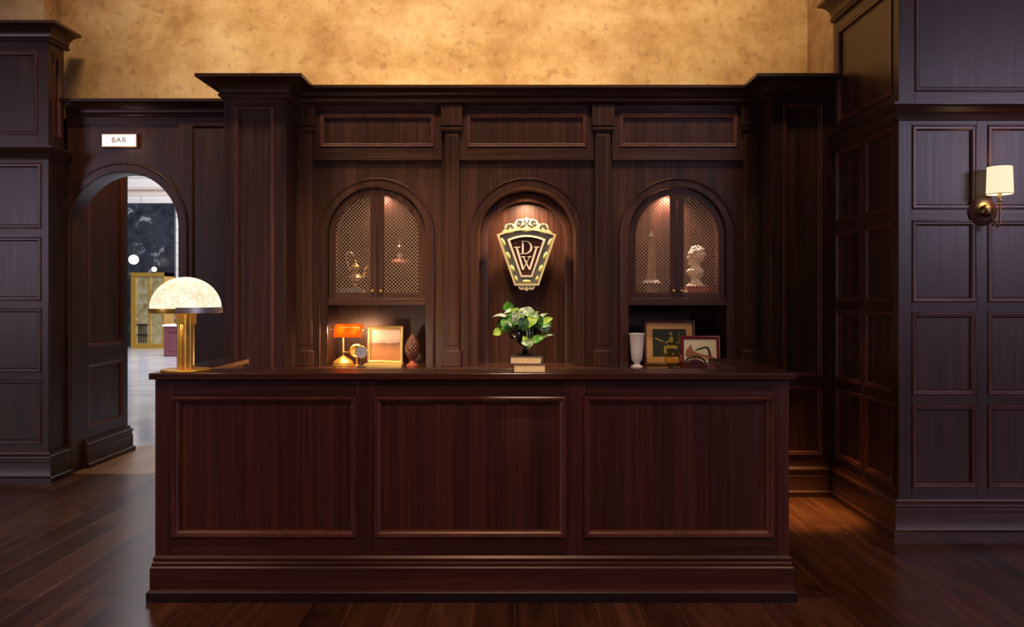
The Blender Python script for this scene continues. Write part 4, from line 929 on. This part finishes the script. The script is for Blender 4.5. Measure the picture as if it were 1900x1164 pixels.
rm = o.modifiers.new('remesh', 'REMESH'); rm.mode = 'VOXEL'; rm.voxel_size = 0.0028; rm.use_smooth_shade = True
sm = o.modifiers.new('smooth', 'SMOOTH'); sm.iterations = 3
# spired tazza
t = thing('tiered_ornament', 'tiered ornament with a pink glass dish and thin spire, behind the left cabinet lattice', 'ornament', (wxi(742), DI, ZSH))
PK = plain('pink_glass', (0.75, 0.30, 0.26), 0.2, coat=0.6); SV = plain('pale_metal', (0.60, 0.48, 0.42), 0.3, 0.6)
mb = MB(); mb.lathe([(0.001, 0), (0.030, 0), (0.030, 0.005), (0.008, 0.014), (0.005, 0.03), (0.005, wzi(494)), (0.001, wzi(494))], seg=24); mb.build('stem', BLACKM, t)
MB().lathe([(0.006, wzi(494)), (0.030, wzi(493)), (0.071, wzi(488)), (0.074, wzi(485)), (0.060, wzi(483)), (0.03, wzi(481)), (0.006, wzi(480))], seg=40).build('dish', PK, t)
MB().lathe([(0.006, wzi(482)), (0.022, wzi(480)), (0.026, wzi(476)), (0.016, wzi(472)), (0.006, wzi(470)), (0.005, wzi(461)), (0.024, wzi(460)), (0.026, wzi(458)), (0.012, wzi(455)), (0.005, wzi(452)), (0.003, wzi(444)), (0.0008, wzi(440))], seg=28).build('spire', SV, t)
# brass kettle-like ornament on a blue-grey book
book('book', 'thin blue-grey book lying flat under the brass kettle', (wxi(655), 6.20, ZSH), 42*ki, 0.15, wzi(535), plain('blue_grey_cloth', (0.10, 0.12, 0.20), 0.6), 0, spine='front')
kt = wzi(535)+0.0005
t = thing('brass_kettle', 'ornate brass kettle with a raised looping handle, behind the left cabinet lattice', 'kettle', (wxi(661), 6.20, ZSH+kt))
g = ki
MB().lathe([(0.001, 0), (14*g, 0), (14*g, 1.5*g), (8*g, 3*g), (13*g, 7*g), (17*g, 13*g), (16*g, 19*g), (10*g, 25*g), (7*g, 29*g), (9*g, 33*g), (9*g, 36*g), (0.001, 37*g)], seg=32).build('body', OLDBRASS, t)
MB().lathe([(0.001, 36.8*g), (8*g, 37*g), (9*g, 39*g), (6*g, 43*g), (2*g, 46*g), (2.5*g, 49*g), (0.001, 52*g)], seg=24).build('lid', BRASS, t)
MB().tube(bz_pts([Vector((10*g, -0.01, 16*g)), Vector((22*g, -0.02, 20*g)), Vector((14*g, -0.03, 38*g)), Vector((24*g, -0.03, 40*g))], 14), [3.4*g-1.6*g*i/14 for i in range(15)], 10).build('spout', BRASS, t)
MB().tube(bz_pts([Vector((-8*g, 0, 30*g)), Vector((-26*g, 0, 60*g)), Vector((-14*g, 0, 78*g)), Vector((-3*g, 0, 58*g))], 20), 1.3*g, 8).build('handle', SV, t)
o = MB().lathe([(0.001, 0), (0.014, 0), (0.018, 0.02), (0.022, 0.09), (0.013, 0.105), (0.013, 0.12), (0.001, 0.121)], seg=24).build('bottle', quick((0.32, 0.22, 0.12)), off=(wxi(768), DI, ZSH))
tag(o, 'small tan flask at the right edge of the left lattice cabinet', 'bottle')

# ------------------------------------------------------------------ the hall beyond the arch
kf = 21.3/FP; xg0, xg1 = (244-X0)*kf, (306-X0)*kf
t = thing('gilt_kiosk', 'tall mirrored gold cabinet standing in the bright hall beyond the arch', 'cabinet', ((xg0+xg1)/2, 21.3, 0), world=True)
GL = mottled('antique_gold_mirror', [(0.3, (0.42, 0.28, 0.08)), (0.5, (0.75, 0.62, 0.30)), (0.7, (0.95, 0.85, 0.55))], 3.0, 0.22, 0.75)
hz = CH+(Y0-506)*kf
MB().box(FY(21.3), xg0+0.1, xg1-0.04, 0.12, hz-0.1, -0.6, 0).build('panels', GL, t)
mb = MB(); F = FY(21.3)
mb.box(F, xg0, xg0+0.12, 0, hz, -0.6, 0.04); mb.box(F, xg1-0.06, xg1, 0, hz, -0.6, 0.04); mb.box(F, xg0, xg1, hz-0.1, hz, -0.6, 0.05); mb.box(F, xg0, xg1, 0, 0.12, -0.6, 0.05)
xm = (278-X0)*kf; mb.box(F, xm-0.02, xm+0.02, 0.1, hz-0.1, -0.02, 0.03)
mb.build('frame', plain('gold_frame', (0.62, 0.36, 0.06), 0.3, 0.7), t)
mb = MB()
for zz in (0.35, 0.62): mb.box(F, xg0+0.15, xm-0.05, zz, zz+0.03, 0.01, 0.04)
for k_ in range(4): xx = xg0+0.2+k_*(xm-xg0-0.3)/3; mb.box(F, xx, xx+0.02, 0.15, 0.65, 0.01, 0.04)
mb.build('rail', BLACKM, t)
kp_ = 18.5/FP; px0 = (304-X0)*kp_
t = thing('pedestal_cabinet', 'low plum-coloured cabinet with a pale top in the hall beyond the arch', 'cabinet', (px0+0.4, 18.5, 0), world=True)
hz = CH+(Y0-606)*kp_; F = FY(18.5)
PLUM = plain('plum_wood', (0.16, 0.045, 0.06), 0.4)
mb = MB(); mb.box(F, px0, px0+0.85, 0, hz, -0.5, -0.02); panel_grid(mb, F, px0, px0+0.85, 0.02, hz, [(px0+0.07, px0+0.78)], [(0.14, hz-0.1)], mh=0); mb.build('body', PLUM, t)
MB().box(F, px0-0.03, px0+0.88, hz, hz+0.045, -0.53, 0.03).build('top', WHITE, t)
# hanging lamps reflected-bright cluster on the marble wall
for (px, py, r, lab) in ((248, 482, 0.13, 'larger glowing globe lamp in the far hall, above the left of the gold cabinet'), (286, 500, 0.07, 'smaller glowing globe lamp in the far hall, above the gold cabinet')):
    x, z = xz(px, py, 21.2)
    t = thing('globe_lamp', lab, 'lamp', (x, 21.2, z))
    MB().ball((0, 0, 0), r, 12).build('globe', plain('globe_glow', (0.8, 0.7, 0.6), 0.4, emit=(1.0, 0.8, 0.66), es=1.1), t)
    MB().tube([(0, 0.0, r*0.9), (0, 0.0, 0.45), (0, 0.85, 0.5)], 0.015, 6).build('stem', BLACKM, t)

for o in bpy.data.objects:
    if o.get('_w') is not None: del o['_w']
